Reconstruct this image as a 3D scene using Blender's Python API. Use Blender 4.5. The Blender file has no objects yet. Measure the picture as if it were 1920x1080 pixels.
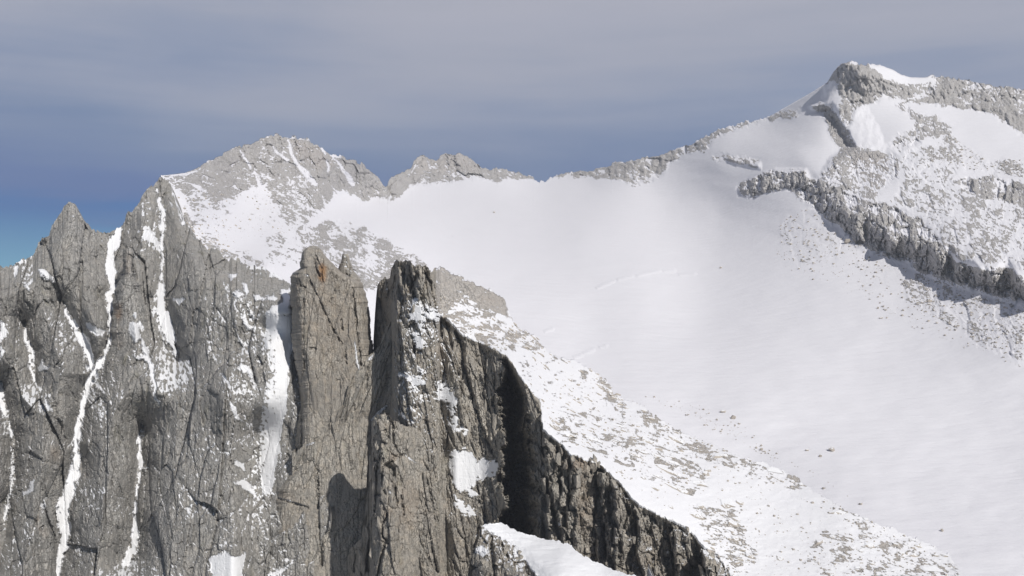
import bpy, bmesh, math, random
import numpy as np
random.seed(7)
rng = np.random.default_rng(11)
S = bpy.context.scene
COL = S.collection
R = math.radians

# ------------------------------------------------------------------ camera
F = 1663.0            # focal length in pixels of a 1920 px wide picture
HORIZ = 500.0         # row of the horizon in that picture
PITCH = -math.atan((540.0 - HORIZ) / F)
cam_d = bpy.data.cameras.new('camera'); cam = bpy.data.objects.new('camera', cam_d); COL.objects.link(cam)
cam_d.sensor_width = 36.0
cam_d.lens = 36.0 * F / 1920.0
cam_d.clip_start = 1.0; cam_d.clip_end = 60000.0
cam.location = (0, 0, 0)
cam.rotation_euler = (R(90) + PITCH, 0, 0)
S.camera = cam

# ------------------------------------------------------------------ light
SUN_AZ = 37.0     # degrees to the right of the direction straight behind the camera
SUN_EL = 39.0
sx = math.sin(R(SUN_AZ)) * math.cos(R(SUN_EL)); sy = -math.cos(R(SUN_AZ)) * math.cos(R(SUN_EL)); sz = math.sin(R(SUN_EL))
sd = bpy.data.lights.new('sun', 'SUN'); so = bpy.data.objects.new('sun', sd); COL.objects.link(so)
sd.energy = 4.7; sd.angle = R(0.5); sd.color = (1.0, 0.955, 0.89)
from mathutils import Vector
so.rotation_euler = Vector((sx, sy, sz)).to_track_quat('Z', 'Y').to_euler()
S.view_settings.view_transform = 'Standard'; S.view_settings.look = 'None'
S.view_settings.exposure = -0.24; S.view_settings.gamma = 1.0; S.view_settings.use_curve_mapping = False
S.cycles.max_bounces = 4; S.cycles.diffuse_bounces = 2; S.cycles.volume_bounces = 0
S.cycles.use_denoising = True

W = bpy.data.worlds.new('World'); S.world = W; W.use_nodes = True
nt = W.node_tree; nt.nodes.clear()
def N(tree, typ, **kw):
    n = tree.nodes.new(typ)
    for k, v in kw.items():
        if k.startswith('in_'):
            key = k[3:]; key = int(key) if key.isdigit() else key.replace('_', ' ')
            n.inputs[key].default_value = v
        else: setattr(n, k, v)
    return n
def math_node(tree, op, a, b=None, clamp=False):
    n = tree.nodes.new('ShaderNodeMath'); n.operation = op; n.use_clamp = clamp
    for i, x in enumerate((a, b)):
        if x is None: continue
        if isinstance(x, (int, float)): n.inputs[i].default_value = x
        else: tree.links.new(x, n.inputs[i])
    return n.outputs[0]
def mix_col(tree, fac, a, b, blend='MIX'):
    n = tree.nodes.new('ShaderNodeMix'); n.data_type = 'RGBA'; n.blend_type = blend
    for sock, x in ((n.inputs[0], fac), (n.inputs[6], a), (n.inputs[7], b)):
        if isinstance(x, (int, float)): sock.default_value = x
        elif isinstance(x, tuple): sock.default_value = (*x, 1)
        else: tree.links.new(x, sock)
    return n.outputs[2]
def ramp(tree, fac, stops, interp='LINEAR'):
    n = tree.nodes.new('ShaderNodeValToRGB'); n.color_ramp.interpolation = interp
    e = n.color_ramp.elements
    while len(e) < len(stops): e.new(0.5)
    for el, (p, c) in zip(e, stops):
        el.position = p; el.color = (c, c, c, 1) if isinstance(c, (int, float)) else (*c, 1)
    tree.links.new(fac, n.inputs[0]); return n.outputs[0]
def srgb(r, g, b):
    f = lambda c: (c / 255 / 12.92) if c / 255 <= 0.04045 else ((c / 255 + 0.055) / 1.055) ** 2.4
    return (f(r), f(g), f(b))
GAIN = 1.34
def cl(r, g, b): return tuple(c * GAIN for c in srgb(r, g, b))

sky = N(nt, 'ShaderNodeTexSky', sky_type='NISHITA', sun_disc=False, sun_elevation=R(SUN_EL),
        sun_rotation=math.atan2(sx, sy), altitude=3200.0, air_density=1.0, dust_density=0.3, ozone_density=1.5)
skyc = mix_col(nt, 1.0, sky.outputs[0], (0.05, 0.05, 0.05), 'MULTIPLY')
tc = N(nt, 'ShaderNodeTexCoord')
sep = N(nt, 'ShaderNodeSeparateXYZ'); nt.links.new(tc.outputs['Generated'], sep.inputs[0])
# cloud bank ahead: layered streaks that rise a little to the right
mp = N(nt, 'ShaderNodeMapping'); nt.links.new(tc.outputs['Generated'], mp.inputs[0])
mp.inputs['Rotation'].default_value = (0, R(-7), 0); mp.inputs['Scale'].default_value = (1.0, 1.0, 3.6)
nz1 = N(nt, 'ShaderNodeTexNoise', in_Scale=1.9, in_Detail=5.0, in_Roughness=0.48, in_Distortion=0.25); nt.links.new(mp.outputs[0], nz1.inputs[0])
mp2 = N(nt, 'ShaderNodeMapping'); nt.links.new(tc.outputs['Generated'], mp2.inputs[0])
mp2.inputs['Rotation'].default_value = (0, R(-4), 0); mp2.inputs['Scale'].default_value = (1.2, 1.2, 13.0); mp2.inputs['Location'].default_value = (3, 1, 0)
nz2 = N(nt, 'ShaderNodeTexNoise', in_Scale=2.2, in_Detail=6.0, in_Roughness=0.55); nt.links.new(mp2.outputs[0], nz2.inputs[0])
# height in the bank, warped by the streaks
el = sep.outputs[2]
elw = math_node(nt, 'ADD', el, math_node(nt, 'MULTIPLY', math_node(nt, 'SUBTRACT', nz1.outputs[0], 0.5), 0.24))
elw = math_node(nt, 'ADD', elw, math_node(nt, 'MULTIPLY', math_node(nt, 'SUBTRACT', nz2.outputs[0], 0.5), 0.075))
elw = math_node(nt, 'SUBTRACT', elw, math_node(nt, 'MULTIPLY', sep.outputs[0], -0.03))
cloud = ramp(nt, math_node(nt, 'MULTIPLY', elw, 2.0), [
    (0.00, cl(84, 110, 160)), (0.16, cl(92, 114, 160)), (0.27, cl(112, 130, 163)), (0.38, cl(136, 147, 171)),
    (0.48, cl(155, 160, 176)), (0.60, cl(169, 170, 181)), (1.0, cl(184, 181, 190))])
wisp = ramp(nt, math_node(nt, 'ADD', math_node(nt, 'MULTIPLY', nz2.outputs[0], 0.6), math_node(nt, 'MULTIPLY', nz1.outputs[0], 0.4)), [(0.42, 0.0), (0.62, 0.5)])
wisp = math_node(nt, 'MULTIPLY', wisp, ramp(nt, el, [(0.11, 0.12), (0.24, 1.0)]))
cloud = mix_col(nt, wisp, cloud, cl(164, 167, 182))
# the clear strip under the bank
low = ramp(nt, math_node(nt, 'ADD', math_node(nt, 'ADD', el, math_node(nt, 'MULTIPLY', sep.outputs[0], 0.10)),
           math_node(nt, 'MULTIPLY', math_node(nt, 'SUBTRACT', nz2.outputs[0], 0.5), 0.10)), [(0.0, 1.0), (0.035, 0.0)], 'EASE')
strip = mix_col(nt, ramp(nt, el, [(0.0, 0.0), (0.06, 1.0)]), cl(112, 162, 190), cl(66, 110, 165))
cloud = mix_col(nt, low, cloud, strip)
ahead = ramp(nt, math_node(nt, 'ADD', math_node(nt, 'MULTIPLY', sep.outputs[1], 1.0), math_node(nt, 'MULTIPLY', math_node(nt, 'SUBTRACT', nz1.outputs[0], 0.5), 0.5)), [(0.05, 0.0), (0.5, 1.0)], 'EASE')
final = mix_col(nt, ahead, skyc, cloud)
bg = N(nt, 'ShaderNodeBackground', in_Strength=1.0); nt.links.new(final, bg.inputs[0])
wo = N(nt, 'ShaderNodeOutputWorld'); nt.links.new(bg.outputs[0], wo.inputs[0])

# ------------------------------------------------------------------ numeric helpers
U32 = np.uint32
def hsh(ix, iy, seed):
    with np.errstate(over='ignore'):
        n = ix.astype(np.int64).astype(U32) * U32(374761393) + iy.astype(np.int64).astype(U32) * U32(668265263) + U32((seed * 2246822519) & 0xffffffff)
        n = (n ^ (n >> U32(13))) * U32(1274126177)
        n = (n ^ (n >> U32(16))) * U32(2654435761)
        n = n ^ (n >> U32(15))
    return n
def rnd(ix, iy, seed): return hsh(ix, iy, seed).astype(np.float64) / 4294967295.0
def perlin(x, y, seed):
    xi = np.floor(x); yi = np.floor(y); fx = x - xi; fy = y - yi
    u = fx * fx * fx * (fx * (fx * 6 - 15) + 10); v = fy * fy * fy * (fy * (fy * 6 - 15) + 10)
    def g(ix, iy, dx, dy):
        a = rnd(ix, iy, seed) * 2 * np.pi
        return np.cos(a) * dx + np.sin(a) * dy
    a = g(xi, yi, fx, fy); b = g(xi + 1, yi, fx - 1, fy); c = g(xi, yi + 1, fx, fy - 1); d = g(xi + 1, yi + 1, fx - 1, fy - 1)
    return (a + (b - a) * u) * (1 - v) + (c + (d - c) * u) * v
def fbm(x, y, seed, octs=4, gain=0.5):
    s = 0; a = 1.0; t = 0
    for i in range(octs):
        s = s + a * perlin(x, y, seed + 17 * i); t += a; a *= gain; x = x * 2.03 + 5.1; y = y * 2.03 + 1.7
    return s / t * 1.6
def ridged(x, y, seed, octs=4):
    s = 0; a = 1.0; t = 0
    for i in range(octs):
        s = s + a * (1 - 2.2 * np.abs(perlin(x, y, seed + 13 * i))); t += a; a *= 0.5; x = x * 2.1 + 3.3; y = y * 2.1 + 7.7
    return s / t
def worley(x, y, seed):
    """nearest cell: F1, F2-F1, cell random numbers and the offset from its centre"""
    xi = np.floor(x); yi = np.floor(y)
    f1 = np.full(x.shape, 1e9); f2 = np.full(x.shape, 1e9)
    cx = np.zeros(x.shape); cy = np.zeros(x.shape); ix = np.zeros(x.shape); iy = np.zeros(x.shape)
    for dx in (-1, 0, 1):
        for dy in (-1, 0, 1):
            gx = xi + dx; gy = yi + dy
            px = gx + 0.1 + 0.8 * rnd(gx, gy, seed); py = gy + 0.1 + 0.8 * rnd(gx, gy, seed + 1)
            d = (x - px) ** 2 + (y - py) ** 2
            m = d < f1
            f2 = np.where(m, f1, np.minimum(f2, d)); f1 = np.where(m, d, f1)
            cx = np.where(m, px, cx); cy = np.where(m, py, cy); ix = np.where(m, gx, ix); iy = np.where(m, gy, iy)
    return np.sqrt(f1), np.sqrt(f2) - np.sqrt(f1), ix, iy, x - cx, y - cy
def plates(px, py, sx_, sy_, seed, amp, tilt=1.0, crack=0.5, cw=0.06, lean=0.0, warp=0.16):
    """broken rock: flat tilted plates with joints between them; heights in px"""
    wx = fbm(px / (sx_ * 2), py / (sy_ * 2), seed + 5, 3); wy = fbm(px / (sx_ * 2) + 9, py / (sy_ * 2), seed + 6, 3)
    x = (px + lean * py) / sx_ + wx * warp; y = py / sy_ + wy * warp
    f1, e, ix, iy, dx, dy = worley(x, y, seed)
    h = rnd(ix, iy, seed + 2) - 0.5
    tx = rnd(ix, iy, seed + 3) - 0.5; ty = rnd(ix, iy, seed + 4) - 0.5
    return amp * (h + tilt * 1.6 * (tx * dx + ty * dy)) - crack * amp * np.exp(-(e / cw) ** 2)
def sstep(a, b, x):
    t = np.clip((x - a) / (b - a), 0, 1); return t * t * (3 - 2 * t)
def sd_line(px, py, pts, reach=60.0):
    """signed distance to a tapering line of (x, y, halfwidth): negative inside"""
    out = np.full(px.shape, reach)
    for (x0, y0, w0), (x1, y1, w1) in zip(pts[:-1], pts[1:]):
        m = (px > min(x0, x1) - reach) & (px < max(x0, x1) + reach) & (py > min(y0, y1) - reach) & (py < max(y0, y1) + reach)
        if not m.any(): continue
        ax = px[m] - x0; ay = py[m] - y0; bx = x1 - x0; by = y1 - y0
        t = np.clip((ax * bx + ay * by) / (bx * bx + by * by + 1e-9), 0, 1)
        d = np.hypot(ax - t * bx, ay - t * by) - (w0 + (w1 - w0) * t)
        out[m] = np.minimum(out[m], d)
    return out
def sd_crack(px, py, pts, reach=20.0):
    return sd_line(px, py, pts, reach) + 0.9 + 1.5 * fbm(px / 10, py / 16, 99, 3)
def sd_poly(px, py, poly, reach=80.0):
    out = np.full(px.shape, reach)
    xs = [p[0] for p in poly]; ys = [p[1] for p in poly]
    m = (px > min(xs) - reach) & (px < max(xs) + reach) & (py > min(ys) - reach) & (py < max(ys) + reach)
    if not m.any(): return out
    x = px[m]; y = py[m]; d = np.full(x.shape, 1e9); ins = np.zeros(x.shape, bool)
    n = len(poly)
    for i in range(n):
        x0, y0 = poly[i]; x1, y1 = poly[(i + 1) % n]
        bx = x1 - x0; by = y1 - y0
        t = np.clip(((x - x0) * bx + (y - y0) * by) / (bx * bx + by * by + 1e-9), 0, 1)
        d = np.minimum(d, np.hypot(x - x0 - t * bx, y - y0 - t * by))
        if y0 != y1:
            c = ((y0 > y) != (y1 > y)) & (x < (x1 - x0) * (y - y0) / (y1 - y0) + x0)
            ins ^= c
    out[m] = np.where(ins, -d, d)
    return out
class TPS:
    """smooth surface through (x, y, distance) survey points; a plane stays a plane"""
    def __init__(s, pts, lam=0.0):
        p = np.array(pts, float); s.p = p[:, :2] / 400.0; q = 1000.0 / p[:, 2]
        n = len(p); d = np.hypot(s.p[:, None, 0] - s.p[None, :, 0], s.p[:, None, 1] - s.p[None, :, 1])
        K = np.where(d > 0, d * d * np.log(d + 1e-12), 0) + lam * np.eye(n)
        P = np.c_[np.ones(n), s.p]; A = np.zeros((n + 3, n + 3)); A[:n, :n] = K; A[:n, n:] = P; A[n:, :n] = P.T
        s.w = np.linalg.solve(A, np.r_[q, 0, 0, 0])
    def __call__(s, px, py):
        sh = px.shape; X = px.ravel() / 400.0; Y = py.ravel() / 400.0
        o = s.w[-3] + s.w[-2] * X + s.w[-1] * Y
        for (a, b), w in zip(s.p, s.w[:-3]):
            r2 = (X - a) ** 2 + (Y - b) ** 2 + 1e-12
            o += w * 0.5 * r2 * np.log(r2)
        return (1000.0 / np.clip(o, 0.3, 4)).reshape(sh)
cp, sp_ = math.cos(PITCH), math.sin(PITCH)
def world(px, py, D):
    """survey direction and distance -> place in metres"""
    x = (px - 960.0) / F; y = -(py - 540.0) / F
    return np.stack([x * D, (cp - sp_ * y) * D, (sp_ + cp * y) * D], -1)

def smooth_x(a, n):
    k = np.ones(n) / n; r = np.pad(a, (n // 2, n // 2), mode='edge')
    return np.convolve(r, k, 'valid')[:len(a)]
def interp(pts, x):
    a = np.array(pts, float); return np.interp(x, a[:, 0], a[:, 1])

def grid_normals(P):
    du = np.gradient(P, axis=1); dv = np.gradient(P, axis=0)
    n = np.cross(dv, du); l = np.linalg.norm(n, axis=-1, keepdims=True); n = n / np.maximum(l, 1e-9)
    return n

def tag(o, label=None, cat=None, group=None, kind=None):
    if label: o['label'] = label
    if cat: o['category'] = cat
    if group: o['group'] = group
    if kind: o['kind'] = kind
    return o

def make_mesh(name, V, quads, mat, attrs, normals=None, parent=None):
    if len(quads) == 0: return None
    flat = mat not in (M_FAR, M_SLOPE) or name in ('rock_face', 'rock_tower', 'rock_pinnacle', 'rock_buttress', 'rock_cliff', 'rock_pillar', 'rock_ridge')
    if flat: normals = None
    used = np.unique(quads.ravel()); remap = np.full(len(V), -1, np.int64); remap[used] = np.arange(len(used))
    V = V[used]; q = remap[quads]
    me = bpy.data.meshes.new(name)
    me.vertices.add(len(V)); me.vertices.foreach_set('co', V.astype(np.float32).ravel())
    me.loops.add(q.size); me.loops.foreach_set('vertex_index', q.astype(np.int32).ravel())
    me.polygons.add(len(q)); me.polygons.foreach_set('loop_start', np.arange(0, q.size, 4, dtype=np.int32))
    me.polygons.foreach_set('loop_total', np.full(len(q), 4, np.int32))
    me.polygons.foreach_set('use_smooth', np.full(len(q), not flat))
    for k, a in attrs.items():
        at = me.attributes.new(k, 'FLOAT', 'POINT'); at.data.foreach_set('value', a.ravel()[used].astype(np.float32))
    me.update(calc_edges=True); me.validate()
    if normals is not None and len(me.polygons) == len(q):
        me.normals_split_custom_set_from_vertices(normals.reshape(-1, 3)[used].tolist())
    me.materials.append(mat)
    o = bpy.data.objects.new(name, me); COL.objects.link(o)
    if parent is not None: o.parent = parent
    return o

def quads_of(nr, nc, closed=False):
    i = np.arange(nr - 1)[:, None]; j = np.arange(nc if closed else nc - 1)[None, :]
    j2 = (j + 1) % nc
    a = i * nc + j; b = i * nc + j2; c = (i + 1) * nc + j2; d = (i + 1) * nc + j
    return np.stack([a, d, c, b], -1).reshape(-1, 4)

# ------------------------------------------------------------------ materials
def terrain_material(name, rock_a, rock_b, rock_c, fine=1.0, snow_col=(0.86, 0.87, 0.90), orange=(0.40, 0.22, 0.10), bump=0.85, dust=0.0):
    m = bpy.data.materials.new(name); m.use_nodes = True; t = m.node_tree; t.nodes.clear(); L = t.links.new
    out = N(t, 'ShaderNodeOutputMaterial'); bs = N(t, 'ShaderNodeBsdfPrincipled'); L(bs.outputs[0], out.inputs[0])
    tcn = N(t, 'ShaderNodeTexCoord'); obj = tcn.outputs['Object']
    def noise(scale, detail=5, rough=0.6, vec=obj, sc=(1, 1, 1), loc=(0, 0, 0), dist=0.0):
        mpn = N(t, 'ShaderNodeMapping'); mpn.inputs['Scale'].default_value = sc; mpn.inputs['Location'].default_value = loc; L(vec, mpn.inputs[0])
        n = N(t, 'ShaderNodeTexNoise', in_Scale=scale, in_Detail=float(detail), in_Roughness=rough, in_Distortion=dist); L(mpn.outputs[0], n.inputs[0]); return n.outputs[0]
    big = noise(0.022 * fine, 4, 0.55, loc=(31, 7, 4))
    mid = noise(0.16 * fine, 6, 0.65)
    streak = noise(0.30 * fine, 6, 0.6, sc=(1, 1, 0.13))
    grit = noise(1.3 * fine, 6, 0.75)
    c = mix_col(t, ramp(t, big, [(0.42, 0.0), (0.58, 1.0)]), rock_a, rock_b)
    c = mix_col(t, ramp(t, mid, [(0.45, 0.0), (0.72, 0.75)]), c, rock_c)
    c = mix_col(t, ramp(t, streak, [(0.30, 0.55), (0.52, 0.0)]), c, tuple(x * 0.62 for x in rock_a))
    g = ramp(t, grit, [(0.28, 0.50), (0.5, 1.0), (0.75, 1.35)])
    c = mix_col(t, 1.0, c, g, 'MULTIPLY')
    lich = noise(0.09 * fine, 5, 0.6, loc=(5, 50, 9), sc=(1, 1, 0.4))
    c = mix_col(t, ramp(t, lich, [(0.60, 0.0), (0.72, 0.35)]), c, (0.24, 0.22, 0.12))
    def joints(scale, sc, w, amt, loc):
        mpn = N(t, 'ShaderNodeMapping'); mpn.inputs['Scale'].default_value = sc; mpn.inputs['Location'].default_value = loc
        wv = N(t, 'ShaderNodeTexNoise', in_Scale=0.35 * fine, in_Detail=4.0); L(obj, wv.inputs[0])
        off = t.nodes.new('ShaderNodeVectorMath'); off.operation = 'MULTIPLY_ADD'; L(wv.outputs[1], off.inputs[0]); off.inputs[1].default_value = (3.5 / fine,) * 3; L(obj, off.inputs[2])
        L(off.outputs[0], mpn.inputs[0])
        vo = N(t, 'ShaderNodeTexVoronoi', feature='DISTANCE_TO_EDGE', in_Scale=scale * fine, in_Randomness=1.0); L(mpn.outputs[0], vo.inputs[0])
        return ramp(t, vo.outputs['Distance'], [(0.0, 1.0 - amt), (w, 1.0)])
    ja = joints(0.20, (1, 1, 0.30), 0.045, 0.60, (0, 0, 0)); jb = joints(0.55, (1, 1, 0.42), 0.06, 0.38, (9, 2, 5))
    jn = math_node(t, 'MULTIPLY', ja, jb)
    jk = ramp(t, big, [(0.35, 0.25), (0.6, 1.0)])
    jn = math_node(t, 'SUBTRACT', 1.0, math_node(t, 'MULTIPLY', math_node(t, 'SUBTRACT', 1.0, jn), jk))
    c = mix_col(t, 1.0, c, jn, 'MULTIPLY')
    st = N(t, 'ShaderNodeAttribute', attribute_name='stain')
    sf = math_node(t, 'MULTIPLY', st.outputs['Fac'], ramp(t, mid, [(0.2, 0.35), (0.6, 1.0)]))
    c = mix_col(t, sf, c, mix_col(t, ramp(t, st.outputs['Fac'], [(0.45, 0.0), (0.95, 1.0)]), (0.36, 0.275, 0.20), orange))
    if dust:
        dn = noise(0.9 * fine, 7, 0.7, loc=(8, 1, 6), sc=(1, 1, 1.5))
        c = mix_col(t, math_node(t, 'MULTIPLY', ramp(t, dn, [(0.40, 0.0), (0.62, 1.0)]), dust), c, snow_col)
    # snow where it has settled
    sn = N(t, 'ShaderNodeAttribute', attribute_name='snow')
    edge = noise(0.75 * fine, 6, 0.7, sc=(1, 1, 0.8), loc=(3, 3, 3))
    v = math_node(t, 'ADD', sn.outputs['Fac'], math_node(t, 'MULTIPLY', math_node(t, 'SUBTRACT', edge, 0.5), 0.85))
    mask = ramp(t, v, [(0.46, 0.0), (0.54, 1.0)])
    sv = noise(0.05 * fine, 5, 0.6, sc=(1, 1, 2.0))
    sc_ = mix_col(t, ramp(t, sv, [(0.35, 0.0), (0.65, 1.0)]), tuple(x * 0.985 for x in snow_col), snow_col)
    c = mix_col(t, mask, c, sc_)
    L(c, bs.inputs['Base Color'])
    rr = math_node(t, 'SUBTRACT', 0.92, math_node(t, 'MULTIPLY', mask, 0.25)); L(rr, bs.inputs['Roughness'])
    bs.inputs['Specular IOR Level'].default_value = 0.2
    hb = math_node(t, 'ADD', math_node(t, 'ADD', math_node(t, 'MULTIPLY', grit, 0.45), math_node(t, 'MULTIPLY', jn, 0.9)), math_node(t, 'ADD', math_node(t, 'MULTIPLY', mid, 1.0), math_node(t, 'MULTIPLY', streak, 0.8)))
    hs = math_node(t, 'MULTIPLY', noise(0.12 * fine, 8, 0.62, sc=(0.45, 1.3, 1.6)), 0.6)
    mixh = N(t, 'ShaderNodeMix', data_type='FLOAT'); L(mask, mixh.inputs[0]); L(hb, mixh.inputs[2]); L(hs, mixh.inputs[3])
    bp = N(t, 'ShaderNodeBump', in_Strength=bump, in_Distance=1.6 / fine); L(mixh.outputs[0], bp.inputs['Height']); L(bp.outputs[0], bs.inputs['Normal'])
    return m
M_WALL = terrain_material('granite_wall', (0.37, 0.358, 0.338), (0.49, 0.478, 0.456), (0.53, 0.495, 0.445), 1.0, dust=0.10)
M_NEAR = terrain_material('granite_near', (0.40, 0.374, 0.337), (0.535, 0.505, 0.455), (0.59, 0.52, 0.43), 1.35)
M_FAR = terrain_material('granite_far', (0.37, 0.35, 0.325), (0.46, 0.435, 0.405), (0.50, 0.47, 0.43), 0.5, bump=0.7, snow_col=(0.80, 0.80, 0.845), dust=0.55)
M_SLOPE = terrain_material('slope_stone', (0.42, 0.38, 0.335), (0.50, 0.46, 0.41), (0.54, 0.49, 0.43), 1.35, dust=0.4, snow_col=(0.81, 0.815, 0.85))
def boulder_material():
    m = bpy.data.materials.new('boulder_granite'); m.use_nodes = True; t = m.node_tree; t.nodes.clear(); L = t.links.new
    out = N(t, 'ShaderNodeOutputMaterial'); bs = N(t, 'ShaderNodeBsdfPrincipled', in_Roughness=0.9); L(bs.outputs[0], out.inputs[0])
    geo = N(t, 'ShaderNodeNewGeometry')
    n = N(t, 'ShaderNodeTexNoise', in_Scale=0.5, in_Detail=6.0, in_Roughness=0.65); L(geo.outputs['Position'], n.inputs[0])
    oi = N(t, 'ShaderNodeObjectInfo')
    c = mix_col(t, ramp(t, n.outputs[0], [(0.3, 0.0), (0.7, 1.0)]), (0.36, 0.325, 0.285), (0.52, 0.475, 0.42))
    c = mix_col(t, math_node(t, 'MULTIPLY', oi.outputs['Random'], 0.4), c, (0.50, 0.45, 0.40))
    s = N(t, 'ShaderNodeSeparateXYZ'); L(geo.outputs['Normal'], s.inputs[0])
    v = math_node(t, 'ADD', s.outputs[2], math_node(t, 'MULTIPLY', math_node(t, 'SUBTRACT', n.outputs[0], 0.5), 0.9))
    c = mix_col(t, ramp(t, v, [(0.76, 0.0), (0.84, 1.0)]), c, (0.85, 0.86, 0.89))
    L(c, bs.inputs['Base Color'])
    bp = N(t, 'ShaderNodeBump', in_Strength=0.5, in_Distance=0.6); L(n.outputs[0], bp.inputs['Height']); L(bp.outputs[0], bs.inputs['Normal'])
    return m
M_ROCK = boulder_material()

# ------------------------------------------------------------------ surfaces
class Sheet:
    """A piece of terrain surveyed column by column, from its crest down to its foot, then carried over the crest."""
    def __init__(s, x0, x1, step, top, bottom, nrows, jag=1.5, seed=1, jagf=None):
        s.xs = np.arange(x0, x1 + step, step, dtype=float); s.nc = len(s.xs); s.nr = nrows
        t = interp(top, s.xs); j = fbm(s.xs / 9.0, s.xs * 0 + seed, seed, 4) * jag * 1.3 + plates(s.xs, s.xs * 0, 11, 9, seed + 40, jag * 2.4, 1.0, 0, warp=0.1) + plates(s.xs, s.xs * 0, 4.7, 9, seed + 50, jag * 1.3, 1.0, 0, warp=0.1)
        if jagf: j = j * jagf(s.xs)
        s.top = t + j; s.bot = interp(bottom, s.xs)
        v = np.linspace(0, 1, nrows)[:, None]
        s.px = np.repeat(s.xs[None, :], nrows, 0); s.py = s.top[None, :] + (s.bot - s.top)[None, :] * v
    def set(s, D): s.D = D; s.P = world(s.px, s.py, D); s.Nn = grid_normals(s.P)
    def at(s, px, py):
        j = int(np.clip(round((px - s.xs[0]) / (s.xs[1] - s.xs[0])), 0, s.nc - 1))
        i = int(np.clip(round((py - s.top[j]) / (s.bot[j] - s.top[j]) * (s.nr - 1)), 0, s.nr - 1))
        i0, i1 = max(0, i - 9), min(s.nr - 1, i + 9); j0, j1 = max(0, j - 9), min(s.nc - 1, j + 9)
        n = np.cross(s.P[i1, j] - s.P[i0, j], s.P[i, j1] - s.P[i, j0]); n = n / np.linalg.norm(n)
        return s.P[i, j], n, s.D[i, j]
    def build(s, name, mat, attrs, back=(60, 160), nback=8, side=60, parent=None, parts=None):
        P = s.P; tp = P[0]
        k = np.linspace(1, 0, nback + 1)[:-1][:, None]
        B = np.repeat(tp[None], nback, 0).copy()
        jit = fbm(np.repeat(s.px[0][None] / 20, nback, 0), k * 6 + 0 * s.px[0][None], 77, 3)
        B[..., 1] += back[0] * k ** 0.8 * (1 + 0.25 * jit); B[..., 2] -= back[1] * k ** 1.4
        G = np.concatenate([B, P], 0)
        A = {kk: np.concatenate([np.repeat(a[:1], nback, 0), a], 0) for kk, a in attrs.items()}
        if side:
            ks = np.linspace(1, 0, 5)[:-1][None, :, None]
            def wing(col): 
                w = np.repeat(col[:, None], 4, 1).copy(); w[..., 1] += (side * ks[..., 0] ** 1.2); return w
            Lw = wing(G[:, 0]); Rw = wing(G[:, -1])[:, ::-1]
            G = np.concatenate([Lw, G, Rw], 1)
            A = {kk: np.concatenate([np.repeat(a[:, :1], 4, 1), a, np.repeat(a[:, -1:], 4, 1)], 1) for kk, a in A.items()}
        nr, nc = G.shape[:2]; Nn = grid_normals(G)
        q = quads_of(nr, nc)
        if parts is None:
            return make_mesh(name, G.reshape(-1, 3), q, mat, A, Nn, parent)
        reg = np.concatenate([np.repeat(parts[0][:1], nback, 0), parts[0]], 0)
        if side: reg = np.concatenate([np.repeat(reg[:, :1], 4, 1), reg, np.repeat(reg[:, -1:], 4, 1)], 1)
        r = reg.ravel()[q[:, 0]]; out = []
        for idx, (nm, mt, *pa) in enumerate(parts[1]):
            out.append(make_mesh(nm, G.reshape(-1, 3), q[r == idx], mt, A, Nn, out[pa[0]] if pa else None))
        return out

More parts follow.
